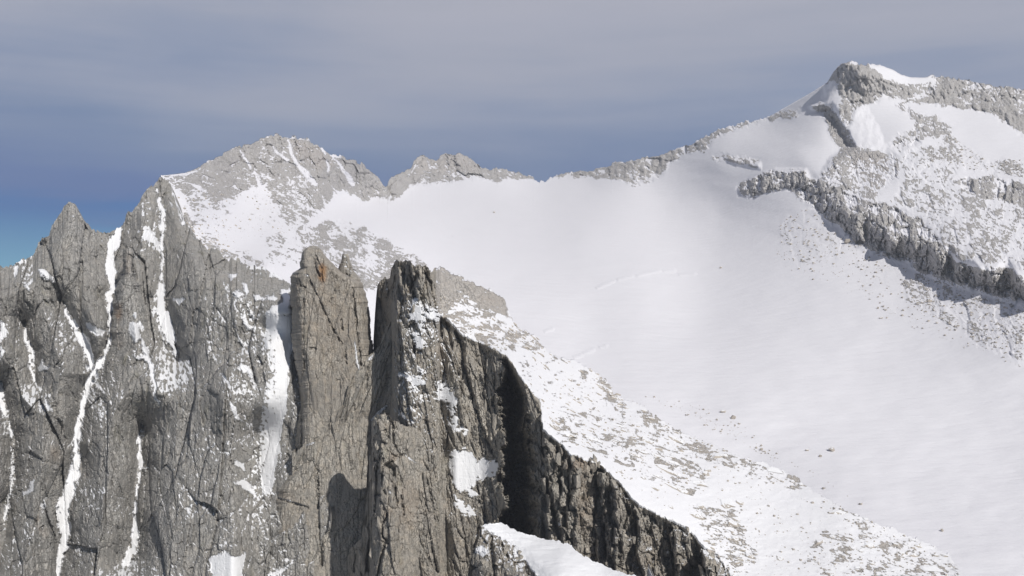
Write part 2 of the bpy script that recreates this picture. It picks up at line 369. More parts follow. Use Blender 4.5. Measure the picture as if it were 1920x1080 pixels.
def tower(name, mat, left, right, y0, y1, D0, thick, disp, snowf, stainf=None, step=1.6, lean=0.0, nfront=None, power=2.6, parent=None, jag=1.2, seed=3, split=()):
    """A free-standing rock tower: closed rings stacked from tip to foot.  disp(px,py) in px, positive towards the outside."""
    ys = np.arange(y0, y1 + step, step); nr = len(ys)
    xl = interp([(b, a) for a, b in left], ys) + fbm(ys / 11, ys * 0 + seed, seed, 4) * jag * 1.6 + plates(ys, ys * 0, 29, 9, seed + 3, jag * 2.6, 1.0, 0) + plates(ys, ys * 0, 7, 9, seed + 13, jag * 0.9, 1.0, 0)
    xr = interp([(b, a) for a, b in right], ys) + fbm(ys / 11, ys * 0 + seed + 4, seed + 9, 4) * jag * 1.6 + plates(ys, ys * 0, 29, 9, seed + 8, jag * 2.6, 1.0, 0) + plates(ys, ys * 0, 7, 9, seed + 18, jag * 0.9, 1.0, 0)
    xr = np.maximum(xr, xl + 2)
    wmax = (xr - xl).max(); nf = nfront or int(wmax / step) ; nb = max(12, nf // 3)
    uf = (1 - np.cos(np.linspace(0, np.pi, nf))) / 2 * 0.35 + np.linspace(0, 1, nf) * 0.65
    ub = np.linspace(1, 0, nb + 2)[1:-1]
    u = np.r_[uf, ub]; sgn = np.r_[-np.ones(nf), np.ones(nb)]
    px = xl[:, None] + (xr - xl)[:, None] * u[None]; py = np.repeat(ys[:, None], len(u), 1)
    prof = (1 - np.abs(2 * u - 1) ** power)[None] * sgn[None]
    T = np.array([thick(y) if callable(thick) else thick for y in ys])[:, None] * np.minimum(1, ((ys - y0 + 2) / 40.0) ** 0.6)[:, None]
    Dc = np.array([D0(y) if callable(D0) else D0 for y in ys])[:, None]
    D = Dc + prof * T
    dsp = disp(px, py) * np.minimum(1, ((py - y0) / 12.0)) * (0.25 + 0.75 * np.minimum(1, (1 - np.abs(2 * u - 1))[None] * 7))
    D = D + sgn[None] * dsp * Dc / F
    P = world(px, py, D); Nn = grid_normals(P)
    snow = snowf(px, py, Nn); stain = stainf(px, py) if stainf else px * 0
    # close the tip
    tip = P[0].mean(0); P = np.concatenate([np.repeat(tip[None, None], P.shape[1], 1), P], 0)
    snow = np.concatenate([snow[:1], snow], 0); stain = np.concatenate([stain[:1], stain], 0)
    Nn = np.concatenate([Nn[:1], Nn], 0)
    q = quads_of(P.shape[0], P.shape[1], True); row = q[:, 0] // P.shape[1]; yq = ys[np.clip(row - 1, 0, nr - 1)]
    at = {'snow': snow, 'stain': stain}; taken = np.zeros(len(q), bool); kids = []
    for pn, ya, yb in split:
        m = (yq >= ya) & (yq < yb) & ~taken; taken |= m; kids.append((pn, q[m]))
    o = make_mesh(name, P.reshape(-1, 3), q[~taken], mat, at, None, parent)
    for pn, qq in kids: make_mesh(pn, P.reshape(-1, 3), qq, mat, at, None, o)
    return o

def snow_attr(field): return np.clip(0.5 + 0.5 * field, 0, 1)

def quant(a):
    r = np.empty(a.size); r[np.argsort(a.ravel())] = np.linspace(0, 1, a.size); return r.reshape(a.shape)

# ==================================================================
# 1. the high snow bowl with the mountains round it
SKY = [(240,345),(295,333),(303,328),(314,328),(347,324),(370,315),(382,306),(400,298),(418,291),(436,278),(450,276),(471,269),(492,259),(507,253),(521,252),
 (536,256),(566,259),(581,264),(601,275),(622,290),(640,293),(649,300),(661,298),(676,304),(690,315),(705,330),(717,344),(722,349),(727,344),
 (734,331),(756,323),(772,315),(776,300),(789,292),(803,297),(820,302),(827,292),(837,286),(848,289),(862,285),(878,293),(887,302),(903,313),(919,318),
 (931,315),(959,322),(984,325),(1000,332),(1012,340),(1021,340),(1031,334),(1053,326),(1075,322),(1106,320),(1137,313),(1153,307),(1184,302),(1231,293),
 (1262,282),(1300,268),(1320,257),(1353,242),(1403,227),(1443,218),(1487,193),(1527,170),(1553,153),(1560,140),(1570,125),(1583,117),(1603,116),
 (1630,123),(1653,123),(1673,130),(1690,140),(1710,145),(1733,145),(1750,142),(1787,145),(1813,147),(1830,155),(1870,162),(1920,167),(2060,190)]
ctrl = [(303,328,930),(303,420,945),(303,600,960),(450,600,880),(560,620,860),(360,320,1100),(436,278,1480),(520,252,1700),(600,275,1800),(660,300,1950),(717,346,2120),
 (350,400,880),(400,440,950),(440,380,1250),(480,440,1080),(500,330,1480),(500,500,790),(400,470,850),(560,400,1380),(600,350,1620),(640,372,1800),(700,376,2060),
 (560,480,960),(620,440,1260),(680,440,1330),(700,500,1100),(760,480,1330),(800,520,1260),(760,440,1560),(735,400,1880),
 (790,300,2640),(860,290,2700),(980,326,2740),(760,352,2330),(850,345,2480),(950,340,2560),(1021,342,2600),(1100,340,2500),
 (900,400,2080),(1050,400,2060),(900,450,1700),(1100,450,1680),(1000,520,1400),(1200,520,1400),(850,560,1200),(1100,620,1150),(1300,600,1220),
 (1000,680,1000),(1200,760,900),(1400,760,900),(1500,660,1040),(1600,820,830),(1400,900,780),(1700,950,705),(1900,1080,597),(1920,900,740),(1920,760,860),(1500,1100,600),(1000,900,780),
 (1184,303,2480),(1300,270,2380),(1443,220,2260),(1553,155,2120),(1595,118,2040),(1700,145,2080),(1850,160,2040),(2000,185,1980),
 (1220,342,2300),(1250,400,1980),(1350,300,2120),(1350,400,1860),(1450,270,2020),(1450,330,1820),(1450,390,1690),(1540,250,1900),(1530,320,1740),
 (1400,480,1500),(1550,450,1430),(1500,550,1250),(1650,560,1180),(1800,600,1060),(1920,640,960),
 (1590,260,1870),(1640,220,1900),(1700,260,1780),(1800,230,1860),(1900,280,1700),(1650,350,1620),(1750,350,1560),(1850,340,1560),(1920,420,1340),(1780,440,1330),(1850,480,1220),(1700,440,1400),(1620,400,1500)]
bowl_tps = TPS(ctrl, 0.004)
bowl = Sheet(301, 2050, 1.9, SKY, [(240,600),(560,640),(700,700),(950,760),(1100,860),(1250,980),(1400,1080),(1600,1160),(2060,1160)], 430, jag=1.7, seed=21, jagf=lambda x: np.where(((x > 310) & (x < 372)) | ((x > 1443) & (x < 1550)) | ((x > 1655) & (x < 1740)), 0.12, 1.0))
px, py = bowl.px, bowl.py
D = bowl_tps(px, py)
# rock exposure: (fraction of bare rock, outline)
EXPO = [
 (0.86, [(372,316),(436,276),(492,257),(521,248),(566,255),(600,272),(625,300),(640,330),(628,352),(590,345),(560,330),(530,338),(490,322),(440,328),(400,322)]),
 (0.62, [(308,332),(372,316),(400,322),(490,325),(510,345),(470,352),(440,370),(410,380),(385,372),(350,362),(325,352)]),
 (0.80, [(640,290),(676,300),(705,326),(726,350),(730,378),(700,374),(680,376),(650,358),(628,360),(612,330),(625,300)]),
 (0.66, [(500,335),(560,330),(625,350),(628,362),(612,385),(595,405),(560,436),(540,425),(520,400),(505,370)]),
 (0.58, [(560,440),(600,418),(640,412),(690,432),(745,460),(795,492),(805,512),(760,525),(700,550),(640,520),(610,480),(560,470)]),
 (0.45, [(495,445),(560,440),(600,480),(600,500),(550,500),(500,490)]),
 (0.55, [(385,466),(440,470),(470,480),(500,490),(490,505),(440,490),(400,480)]),
 (0.13, [(325,350),(440,368),(500,350),(530,420),(560,440),(490,450),(385,466),(345,410)]),
 (0.28, [(330,395),(350,400),(385,440),(470,470),(470,482),(400,478),(350,430)]),
 (0.90, [(722,340),(734,325),(789,285),(862,280),(903,308),(931,310),(984,320),(1012,334),(1000,336),(981,334),(931,341),(919,333),(875,337),(825,343),(794,347),(765,348),(750,368),(730,378)]),
 (0.78, [(1028,332),(1075,318),(1184,298),(1262,278),(1300,266),(1353,240),(1403,226),(1400,236),(1335,262),(1320,285),(1290,288),(1262,303),(1240,325),(1215,343),(1180,346),(1160,336),(1100,331),(1060,334)]),
 (0.62, [(1403,225),(1443,216),(1500,205),(1490,222),(1440,226),(1400,238)]),
 (0.70, [(1337,290),(1370,290),(1423,300),(1423,314),(1380,306),(1337,298)]),
 (0.82, [(1383,353),(1393,343),(1420,330),(1453,320),(1507,320),(1517,337),(1530,345),(1510,352),(1487,357),(1453,357),(1407,368),(1387,365)]),
 (0.9, [(1523,200),(1540,193),(1560,203),(1573,230),(1590,257),(1592,275),(1567,266),(1553,247),(1550,223),(1533,212)]),
 (1.00, [(1556,150),(1566,124),(1583,114),(1590,120),(1584,140),(1570,148)]),
 (0.74, [(1583,114),(1625,121),(1650,140),(1690,160),(1750,160),(1745,141),(1813,143),(1870,158),(1940,165),(1940,215),(1850,200),(1800,195),(1740,182),(1700,184),(1660,182),(1620,195),(1590,218),(1577,215),(1573,160)]),
 (0.90, [(1690,194),(1753,178),(1800,195),(1840,190),(1920,210),(1960,220),(1960,262),(1910,250),(1887,228),(1850,213),(1790,200),(1740,194)]),
 (0.72, [(1570,150),(1600,170),(1618,195),(1598,215),(1590,240),(1602,270),(1625,285),(1582,290),(1574,262),(1582,235)]),
 (0.90, [(1610,140),(1655,148),(1655,172),(1620,175),(1607,160)]),
 (0.70, [(1680,193),(1713,213),(1750,220),(1787,238),(1782,255),(1737,256),(1720,272),(1687,288),(1665,272),(1687,253),(1713,243),(1713,225)]),
 (0.50, [(1727,272),(1760,275),(1805,290),(1800,305),(1720,298),(1690,310),(1690,290)]),
 (0.64, [(1533,345),(1548,317),(1562,297),(1580,283),(1620,280),(1653,283),(1690,297),(1690,312),(1682,335),(1653,357),(1635,378),(1600,370)]),
 (0.76, [(1517,337),(1493,360),(1513,382),(1547,407),(1573,423),(1593,450),(1613,462),(1637,473),(1673,483),(1700,493),(1733,511),(1773,527),(1813,539),(1857,550),(1900,562),(1935,575),(1935,545),(1900,510),(1857,497),(1840,507),(1790,493),(1777,477),(1757,443),(1743,423),(1713,403),(1670,387),(1653,373),(1635,378),(1600,365),(1540,335)]),
 (0.8, [(1783,340),(1820,330),(1840,333),(1860,318),(1880,335),(1920,343),(2000,350),(2000,410),(1920,392),(1887,380),(1837,370),(1803,357)]),
 (0.52, [(1690,310),(1730,300),(1800,320),(1780,345),(1800,362),(1850,378),(1960,400),(1960,520),(1900,505),(1800,485),(1780,470),(1750,425),(1715,398),(1670,380),(1690,350)]),
 (0.34, [(1780,250),(1850,300),(1960,300),(1960,345),(1860,320),(1800,320),(1730,300)]),
 (0.16, [(1462,430),(1480,400),(1515,388),(1560,425),(1590,460),(1560,490),(1500,500),(1465,480)]),
 (0.30, [(1690,530),(1720,512),(1780,535),(1860,560),(1940,580),(1940,690),(1900,670),(1840,650),(1800,620),(1740,590),(1700,560)]),
 (0.06, [(1560,440),(1700,500),(1740,590),(1660,590),(1560,500)]),
]
wx = px + fbm(px / 26, py / 20, 31, 4) * 11; wy = py + fbm(px / 26 + 7, py / 20, 33, 4) * 8
expo = np.zeros_like(px)
for frac, poly in EXPO:
    sdv = sd_poly(wx, wy, poly, 40)
    expo = np.maximum(expo, frac * sstep(5 if frac < 0.9 else 2.5, -5 if frac < 0.9 else -2.5, sdv))
# broken rock relief
rel = plates(px, py, 26, 30, 101, 11, 1.2, 0.5, 0.08, lean=-0.3) + plates(px, py, 10, 13, 102, 5.0, 1.2, 0.5, 0.1, lean=-0.3) + plates(px, py, 4.6, 6.5, 103, 2.4, 1.2, 0.4, 0.12)
rel += fbm(px / 60, py / 60, 104, 4) * 14
steepz = sstep(0.66, 0.76, expo) * (0.3 + 0.7 * sstep(1370, 1400, px) * sstep(290, 320, py))
rel += steepz * (plates(px, py, 12, 30, 105, 15, 1.4, 0.6, 0.08) + plates(px, py, 5.5, 11, 106, 6, 1.4, 0.5, 0.1))
# buttresses stand out of the snow; their shaded western steps
BUT = [(1.0, [(1523,200),(1560,200),(1575,230),(1590,257),(1600,275),(1560,300),(1540,335),(1500,345),(1497,362),(1550,408),(1573,424),(1593,450),(1613,462),(1637,474),(1700,494),(1773,528),(1857,551),(1935,578),(1990,560),(1990,130),(1620,120),(1583,114),(1566,124),(1556,150),(1545,190)])]
bl = np.interp(px, [1380,1493,1513,1547,1573,1593,1613,1637,1673,1700,1733,1773,1813,1857,1900,1935,2050],[366,362,382,407,423,450,462,473,483,493,511,527,539,550,562,575,600]) - py
bl = np.repeat(smooth_x((bl + py)[0], 21)[None], len(py), 0) - py
bh = 1 + 0.75 * fbm(px / 55, py * 0 + 3, 66, 3)
D = D - 92 * sstep(0, 62, bl / bh) * (1 - sstep(66, 110 + 140 * sstep(1480, 1720, px), bl)) * sstep(1450, 1660, px)
b = sd_poly(px + fbm(px / 14, py / 14, 61, 3) * 5, py, BUT[0][1], 70)
D = D - (9 + 27 * sstep(335, 285, py)) * sstep(9, -7, b) * sstep(-60, -6, b)**0.6 * 1.2
D = D - 20 * sstep(5, -6, sd_poly(px, py, [(1385,356),(1420,328),(1453,318),(1510,318),(1520,345),(1453,356),(1400,368)], 30))
D = D - 16 * sstep(4, -5, sd_poly(px, py, [(1360,296),(1400,296),(1425,306),(1425,316),(1380,308)], 30))
snowsoft = fbm(px / 170, py / 70, 41, 3) * 8 + fbm(px / 40 + py / 60, py / 22, 42, 3) * 0.35 * sstep(800, 300, py)
# wind-scoured snow crust broken on the glacier
LIPS = [[(1120,540,0.8),(1135,533,2),(1150,528,1)],[(1160,524,1),(1172,521,1.6),(1185,519,1)],[(1195,517,1),(1222,510,1.8),(1238,508,1)],[(1246,508,1.5),(1263,508,2)],[(1275,515,1),(1302,514,1.6)],
 [(1022,622,1),(1036,616,2.2)],[(1078,670,1.5),(1090,666,2)],[(1096,662,1.5),(1112,656,2.4)],[(1126,651,1),(1136,648,2)],[(850,443,1),(885,442,1.6)]]
lip = np.full(px.shape, 30.0)
for l in LIPS: lip = np.minimum(lip, sd_line(px + fbm(px/5,py/5,9,2)*2, py, l, 30))
D = D + expo * (-rel) * D / F * 0.95 - (1 - expo) * snowsoft * D / F - sstep(2.6, -1, lip) * 3.6 * D / F
bowl.set(D)
# where snow holds: fraction by rank of a streaky field
st = fbm((px * 0.86 + py * 0.5) / 17, (py * 0.86 - px * 0.35) / 5.2, 51, 4) + 0.55 * fbm(px / 6, py / 3.2, 52, 3) + 0.4 * rel / 10 + 0.9 * fbm(px / 4.2, py / 2.8, 53, 3) + 0.35 * fbm(px / 45, py / 30, 54, 3)
st = st + np.clip((bowl.Nn[..., 2] - 0.55), -0.6, 0.6) * -1.1
q = np.zeros_like(st); em = expo > 0.12; q[em] = quant(st[em])
field = (1 - expo) - q      # >0 : snow
bs_ = np.where(expo < 0.02, 1.0, np.clip(field * 5.5, -1, 1))
GUL = [[(601,275,2),(604,282,3),(608,290,2)],[(540,262,2),(548,290,3),(556,308,4),(575,325,6),(590,345,5)],[(508,270,1),(520,285,2.5),(540,300,3)],[(450,282,2),(462,300,2.5),(470,315,3)],[(484,330,3),(492,360,5),(480,380,8)],
  [(536,257,3),(566,260,1.6),(581,265,1)],[(318,330,2),(350,327,3),(368,320,2)],[(612,300,2),(615,320,3)],[(632,300,2),(645,320,4),(655,335,5),(660,345,5)],[(800,300,1),(806,315,1.5)]]
for g in GUL: bs_ = np.maximum(bs_, np.clip(-sd_line(wx * 0.4 + px * 0.6, wy * 0.4 + py * 0.6, g, 20) / 3.0, -1, 1))
# smooth pale slabs with no snow on them
stain = np.zeros_like(px)
stain = np.maximum(stain, 0.22 * sstep(6, -6, sd_poly(px, py, [(1600,285),(1650,285),(1680,310),(1670,340),(1640,365),(1618,345)], 40)))
stain = np.maximum(stain, 0.28 * sstep(8, -8, sd_poly(px, py, [(545,262),(600,272),(628,310),(600,320),(570,300),(548,285)], 40)))
stain = np.maximum(stain, 0.20 * sstep(8, -8, sd_poly(px, py, [(780,300),(870,290),(900,320),(780,325)], 40)))
reg = np.zeros(px.shape, int)
reg[sd_poly(px, py, [(200,250),(521,200),(722,300),(724,348),(732,352),(734,380),(690,380),(640,372),(612,390),(620,415),(690,432),(745,460),(800,492),(806,514),(770,530),(760,640),(200,700)], 20) < 0] = 1
reg[sd_poly(px, py, [(724,348),(722,280),(860,250),(1019,330),(1016,338),(981,336),(931,342),(875,339),(794,349),(765,350),(750,370),(734,380),(732,352)], 20) < 0] = 2
reg[sd_poly(px, py, [(1024,342),(1026,300),(1400,180),(1590,60),(2080,100),(2080,700),(1935,578),(1857,551),(1773,529),(1700,495),(1637,475),(1573,425),(1513,383),(1493,361),(1407,369),(1383,362),(1370,330),(1320,290),(1262,305),(1240,327),(1215,345),(1180,347),(1100,334)], 20) < 0] = 3
def sub(of, to, *polys):
    for p in polys: reg[(reg == of) & (sd_poly(wx, wy, p, 20) < 0)] = to
sub(1, 4, EXPO[0][1], EXPO[2][1]); sub(1, 5, [(325,352),(440,368),(500,350),(520,400),(560,440),(500,446),(480,490),(385,466),(345,410)]); sub(1, 6, EXPO[4][1])
sub(3, 7, next(p for f, p in EXPO if p[0] == (1517,337)), next(p for f, p in EXPO if p[0] == (1533,345)), next(p for f, p in EXPO if p[0] == (1383,353)))
sub(3, 8, next(p for f, p in EXPO if p[0] == (1583,114) and f > 0.7), next(p for f, p in EXPO if p[0] == (1556,150)))
sub(3, 9, [(1340,290),(1440,228),(1550,180),(1560,220),(1580,270),(1530,335),(1430,318)]); sub(3, 10, next(p for f, p in EXPO if p[0] == (1690,194))); sub(3, 11, next(p for f, p in EXPO if p[0] == (1783,340)))
objs = bowl.build('glacier', M_FAR, {'snow': snow_attr(bs_), 'stain': stain}, back=(260, 420), nback=10, side=120,
    parts=(reg, [('glacier', M_FAR), ('mountain', M_FAR), ('mountain_ridge', M_FAR), ('mountain', M_FAR), ('summit_rocks', M_FAR, 1), ('snowfield', M_FAR, 1), ('stony_slope', M_FAR, 1), ('rock_buttress', M_FAR, 3), ('summit_rocks', M_FAR, 3), ('snowfield', M_FAR, 3), ('rock_band', M_FAR, 3), ('rock_band', M_FAR, 3)]))
tag(objs[0], 'wide smooth snow covered glacier filling the bowl between the mountains', 'glacier', kind='structure')
tag(objs[1], 'broad rounded grey mountain with snow gullies and a snowfield on its left shoulder', 'mountain', kind='structure')
tag(objs[2], 'low jagged brown rock ridge at the far end of the glacier', 'ridge', kind='structure')
tag(objs[3], 'highest pointed snowy mountain with a dark rock buttress running down to the glacier', 'mountain', kind='structure')

# ==================================================================
# 2. the left rock wall
WTOP = [(-90,560),(-40,520),(0,501),(14,499),(28,497),(34,490),(45,486),(62,478),(68,468),(72,455),(80,448),(92,440),(97,425),(106,410),(116,395),(122,386),(127,379),(136,378),(142,384),(149,396),(154,412),
 (163,418),(172,429),(190,434),(200,434),(215,431),(230,424),(234,412),(240,398),(252,391),(260,382),(266,366),(276,352),(287,345),(295,342),(299,332),(304,330),(312,335),(318,345),(326,359),(335,395),(344,413),(355,427),(373,445),
 (385,466),(406,466),(418,484),(447,487),(465,498),(492,501),(507,507),(524,519),(539,531),(560,545),(620,600)]
wall = Sheet(-90, 620, 1.6, WTOP, [(-90,1180),(620,1180)], 470, jag=2.0, seed=5)
px, py = wall.px, wall.py
wtps = TPS([(-90,560,720),(0,500,740),(60,480,760),(130,380,790),(200,434,810),(270,360,860),(303,330,905),(335,395,850),(385,466,790),(465,500,755),(540,530,720),(620,600,680),
  (0,800,670),(100,700,690),(150,600,710),(250,700,700),(350,650,700),(450,650,670),(500,620,650),(540,650,630),(500,640,618),(540,760,610),(490,760,598),(545,570,644),(500,588,634),(500,800,620),(400,800,650),(0,1180,600),(150,1100,620),(300,1100,610),(450,1100,590),(620,1180,590),(540,900,600)], 0.002)
D = wtps(px, py); DB = D.copy()
G1 = [(228,428,5),(222,440,10),(214,458,11),(208,480,9),(205,500,9),(208,520,9),(212,540,7),(204,556,8),(206,580,6),(208,610,5),(205,640,5),(197,662,6),(186,682,7),(174,702,6),(165,722,7),(158,750,7),(152,780,6),(147,805,6),(143,830,6),(143,860,8),(140,890,11),(130,915,12),(122,940,14),(117,967,15),(122,995,12),(122,1013,9),(114,1040,8),(107,1073,6),(102,1100,5),(95,1180,5)]
G1b = [(121,568,2),(128,590,5),(140,612,7),(152,632,8),(162,650,8),(168,672,8),(170,690,7)]
G1c = [(206,628,2),(196,655,3),(186,690,3),(176,716,4)]
G2 = [(294,345,1.5),(296,362,3),(300,380,4),(304,400,5),(305,430,6),(304,460,4),(304,490,4),(302,520,4),(302,545,7),(298,560,9),(303,580,11),(311,605,12),(319,630,10),(326,652,6),(329,672,3)]
G2b = [(288,560,3),(292,590,3),(302,625,3),(310,655,2)]
G3 = [(0,720,5),(4,755,7),(10,775,5),(22,813,3),(23,853,3),(22,897,3.5),(17,927,3),(10,967,5),(2,1003,5),(-20,1060,4)]
G4 = [(46,605,2),(50,630,4),(57,655,5),(60,690,5),(62,716,3)]
G5 = [(267,797,2),(261,830,5),(262,858,5),(263,875,4),(257,920,3.5),(253,960,4),(254,1000,7),(248,1035,10),(236,1055,7)]
G7 = [(140,470,1),(190,440,4),(205,448,6)]
GULLY = [G1, G1b, G1c, G2, G2b, G3, G4, G5]
wxx = px + fbm(px / 20, py / 26, 71, 5, 0.62) * 9; wyy = py + fbm(px / 20 + 3, py / 26, 72, 5, 0.62) * 10
dg = np.full(px.shape, 90.0)
for g in GULLY: dg = np.minimum(dg, sd_line(px + fbm(px / 40, py / 60, 70, 3) * 6, py, g, 90))
RAMP = [(499,588),(545,592),(549,640),(540,718),(538,760),(529,803),(527,833),(516,884),(508,927),(493,927),(482,876),(486,842),(482,816),(484,786),(480,745),(480,716),(496,718),(512,701),(499,667),(487,641),(497,618)]
dr = sd_poly(px, py, RAMP, 90); dgg = np.minimum(dg, dr + 5)
D = D - (24 * (1 - np.exp(-np.maximum(dgg, 0) / 22.0)) + 0.42 * np.minimum(np.maximum(dgg, 0), 62)) * (1 - 0.8 * sstep(430, 500, px)) * (0.35 + 0.65 * sstep(0, 60, py - wall.top[None]))
# ribs: the pinnacle faces lean right
rib = -plates(px, py, 70, 240, 201, 34, 1.5, 0.25, 0.05, lean=0.10, warp=0.2) - plates(px, py, 27, 95, 202, 13, 1.6, 0.45, 0.05, lean=0.06) \
      - plates(px, py, 11, 34, 203, 6.5, 1.6, 0.5, 0.07) - plates(px, py, 5.2, 12, 204, 3.2, 1.5, 0.5, 0.1) - fbm(px / 34, py / 120, 205, 4) * 10
CRACKS_W = [[(96,520,1),(104,545,2.5),(108,575,3),(110,610,2),(113,660,3),(116,700,2)],[(96,720,1),(104,785,5),(113,800,5),(124,830,3),(131,855,3),(136,880,2)],[(125,720,1),(140,745,3),(143,780,3)],
  [(45,990,1),(55,1010,2),(66,1050,2),(70,1080,3)],[(218,980,1),(222,1000,2.5),(228,1030,2)],[(390,480,1),(396,520,1.5),(400,560,1.5),(398,640,1)],[(420,485,1.5),(421,508,1.5)],[(504,507,1),(507,528,2)],[(340,420,1),(336,440,2),(350,470,1)],
  [(247,470,1),(249,500,3),(250,520,1)],[(62,540,1),(60,600,1.5),(68,640,1)],[(430,560,1),(440,640,1.5),(455,720,1)]]
cr = np.full(px.shape, 20.0)
for c in CRACKS_W: cr = np.minimum(cr, sd_crack(px + fbm(px / 9, py / 9, 8, 3) * 3, py, c, 20))
PATCH = [[(428,513),(445,512),(446,518),(432,528)],[(456,528),(468,530),(470,545),(460,558),(456,545)],[(435,548),(446,543),(458,556),(440,556)],[(477,548),(490,556),(498,552),(497,560),(481,564)],[(500,553),(520,556),(516,562),(500,560)],
  [(525,542),(543,542),(546,590),(500,592),(492,598),(512,575),(530,566)],[(70,503),(85,508),(100,520),(104,530),(90,527),(72,516)],[(26,495),(34,497),(36,510),(30,525),(26,515)],[(48,525),(57,540),(55,548),(47,540)],[(0,598),(12,610),(16,625),(0,640)],[(70,690),(80,670),(84,683),(97,688),(88,695),(76,697)],
  [(395,1046),(403,1040),(425,1034),(430,1041),(441,1046),(462,1034),(457,1060),(455,1180),(392,1180)],[(500,1076),(520,1068),(543,1058),(530,1072),(505,1082)],[(268,425),(280,430),(300,455),(300,475),(285,462),(272,448)],[(235,560),(250,566),(262,590),(255,600),(240,585)],[(240,600),(262,610),(265,640),(250,645),(238,620)],
  [(250,663),(275,670),(282,685),(268,680)],[(258,622),(272,645),(290,690),(294,740),(300,765),(290,748),(282,705)],[(478,720),(470,690),(452,683),(440,690),(462,700),(475,716)],[(440,860),(452,870),(462,884),(455,884),(442,872)],[(424,745),(440,765),(455,790),(440,785)],[(40,925),(60,905),(68,900),(62,915),(45,930)],
  [(412,700),(424,704),(440,730),(428,722)],[(0,640),(10,660),(0,680)],[(438,905),(460,898),(472,905),(480,940),(470,925)],[(448,590),(462,600),(474,620),(462,618)],[(440,600),(448,630),(456,650),(446,640)],[(455,540),(470,585),(480,600),(472,600)],[(80,740),(95,760),(100,775),(88,768)],[(160,600),(180,610),(200,620),(190,632),(170,625)],[(325,560),(345,556),(335,575)]]
field = np.full(px.shape, -3.0)
ws = 0.85
gsp = fbm(px / 9, py / 12, 73, 4)
for g in GULLY: field = np.maximum(field, -sd_line(wxx * ws + px * (1 - ws), wyy, g, 12) / 3.0 + np.minimum(0, 0.1 - 3.6 * gsp))
for p in PATCH: field = np.maximum(field, -sd_poly(wxx, wyy, p, 12) / 3.0)
holes = fbm(px / 7, py / 6, 88, 4)
rampf = -sd_poly(wxx, wyy, RAMP, 30) / 3.0
right_half = sstep(-8, -20, dr) * 0 + (px - np.interp(py, [588, 700, 800, 927], [505, 522, 506, 500])) / 16
calm = np.maximum(sstep(-0.6, 0.8, field), sstep(8, -6, dr))
rampf = np.minimum(rampf, 1.0 + 1.6 * right_half + (0.9 - 4.5 * np.maximum(holes, 0)) * 1.2)
field = np.maximum(field, rampf)
D = D + (rib * (1 - 0.85 * calm) + sstep(2.0, -1.2, cr) * 14) * D / F * 0.55
wall.set(D)
nz = wall.Nn[..., 2] - 0.85 * grid_normals(world(px, py, DB))[..., 2] + 0.25
thin = fbm(px / 13, py / 9, 91, 4); patchy = fbm(px / 70, py / 90, 92, 3)
nearg = np.exp(-np.maximum(dgg, 0) / 22.0)
upper = sstep(200, 0, py - wall.top[None])
ledge = (nz - 0.46) * 4.5 + thin * 1.3 + patchy * 2.2 - 0.72 - 0.9 * sstep(60, 5, px) * sstep(620, 540, py) + nearg * 1.0 + upper * 0.0 + 0.15 * sstep(370, 430, px) * sstep(760, 480, py) + 0.55 * fbm(px / 4.5, py / 3.2, 93, 3)
ledge = ledge + 2.2 * sstep(250, 262, px) * sstep(300, 285, px) * sstep(410, 430, py) * sstep(500, 470, py) * (thin > 0)
edgef = sstep(22, 2, py - wall.top[None]) * (px > 300) * 0.9 + sstep(10, 2, py - wall.top[None]) * (px < 60) * 0.8
pinn = sstep(14, -10, sd_poly(px, py, [(128,380),(150,400),(172,430),(195,480),(200,540),(180,570),(125,565),(70,500),(80,450)], 40))
ledge = ledge - pinn * 1.6
ledge = np.minimum(ledge, 0.25 + 2.6 * fbm(px / 6, py / 9, 94, 4))
field = np.maximum(field, ledge + edgef)
stain = 0.55 * sstep(10, -8, np.hypot(px - 222, (py - 585) * 0.4) - 8) + 0.45 * sstep(8, -8, np.hypot((px - 103), (py - 850) * 0.7) - 10) + 0.4 * sstep(10, -8, np.hypot(px - 240, (py - 495) * 0.4) - 8)
wreg = np.zeros(px.shape, int); wkinds = [('rock_face', M_WALL)]
for g in GULLY + [None]:
    d = dr if g is None else sd_line(wxx * ws + px * (1 - ws), wyy, g, 30)
    wreg[(d < 2.5) & (wreg == 0)] = len(wkinds); wkinds.append(('snow_gully', M_WALL, 0))
for p in PATCH: wreg[(sd_poly(wxx, wyy, p, 12) < 2) & (wreg == 0)] = len(wkinds); wkinds.append(('snow_patch', M_WALL, 0))
face, *_ = wall.build('rock_face', M_WALL, {'snow': snow_attr(np.clip(field, -1, 1)), 'stain': np.clip(stain, 0, 1)}, back=(90, 260), side=90, parts=(wreg, wkinds))
tag(face, 'tall grey granite wall cut by thin snow filled gullies, topped by a sharp pinnacle', 'rock face', kind='structure')

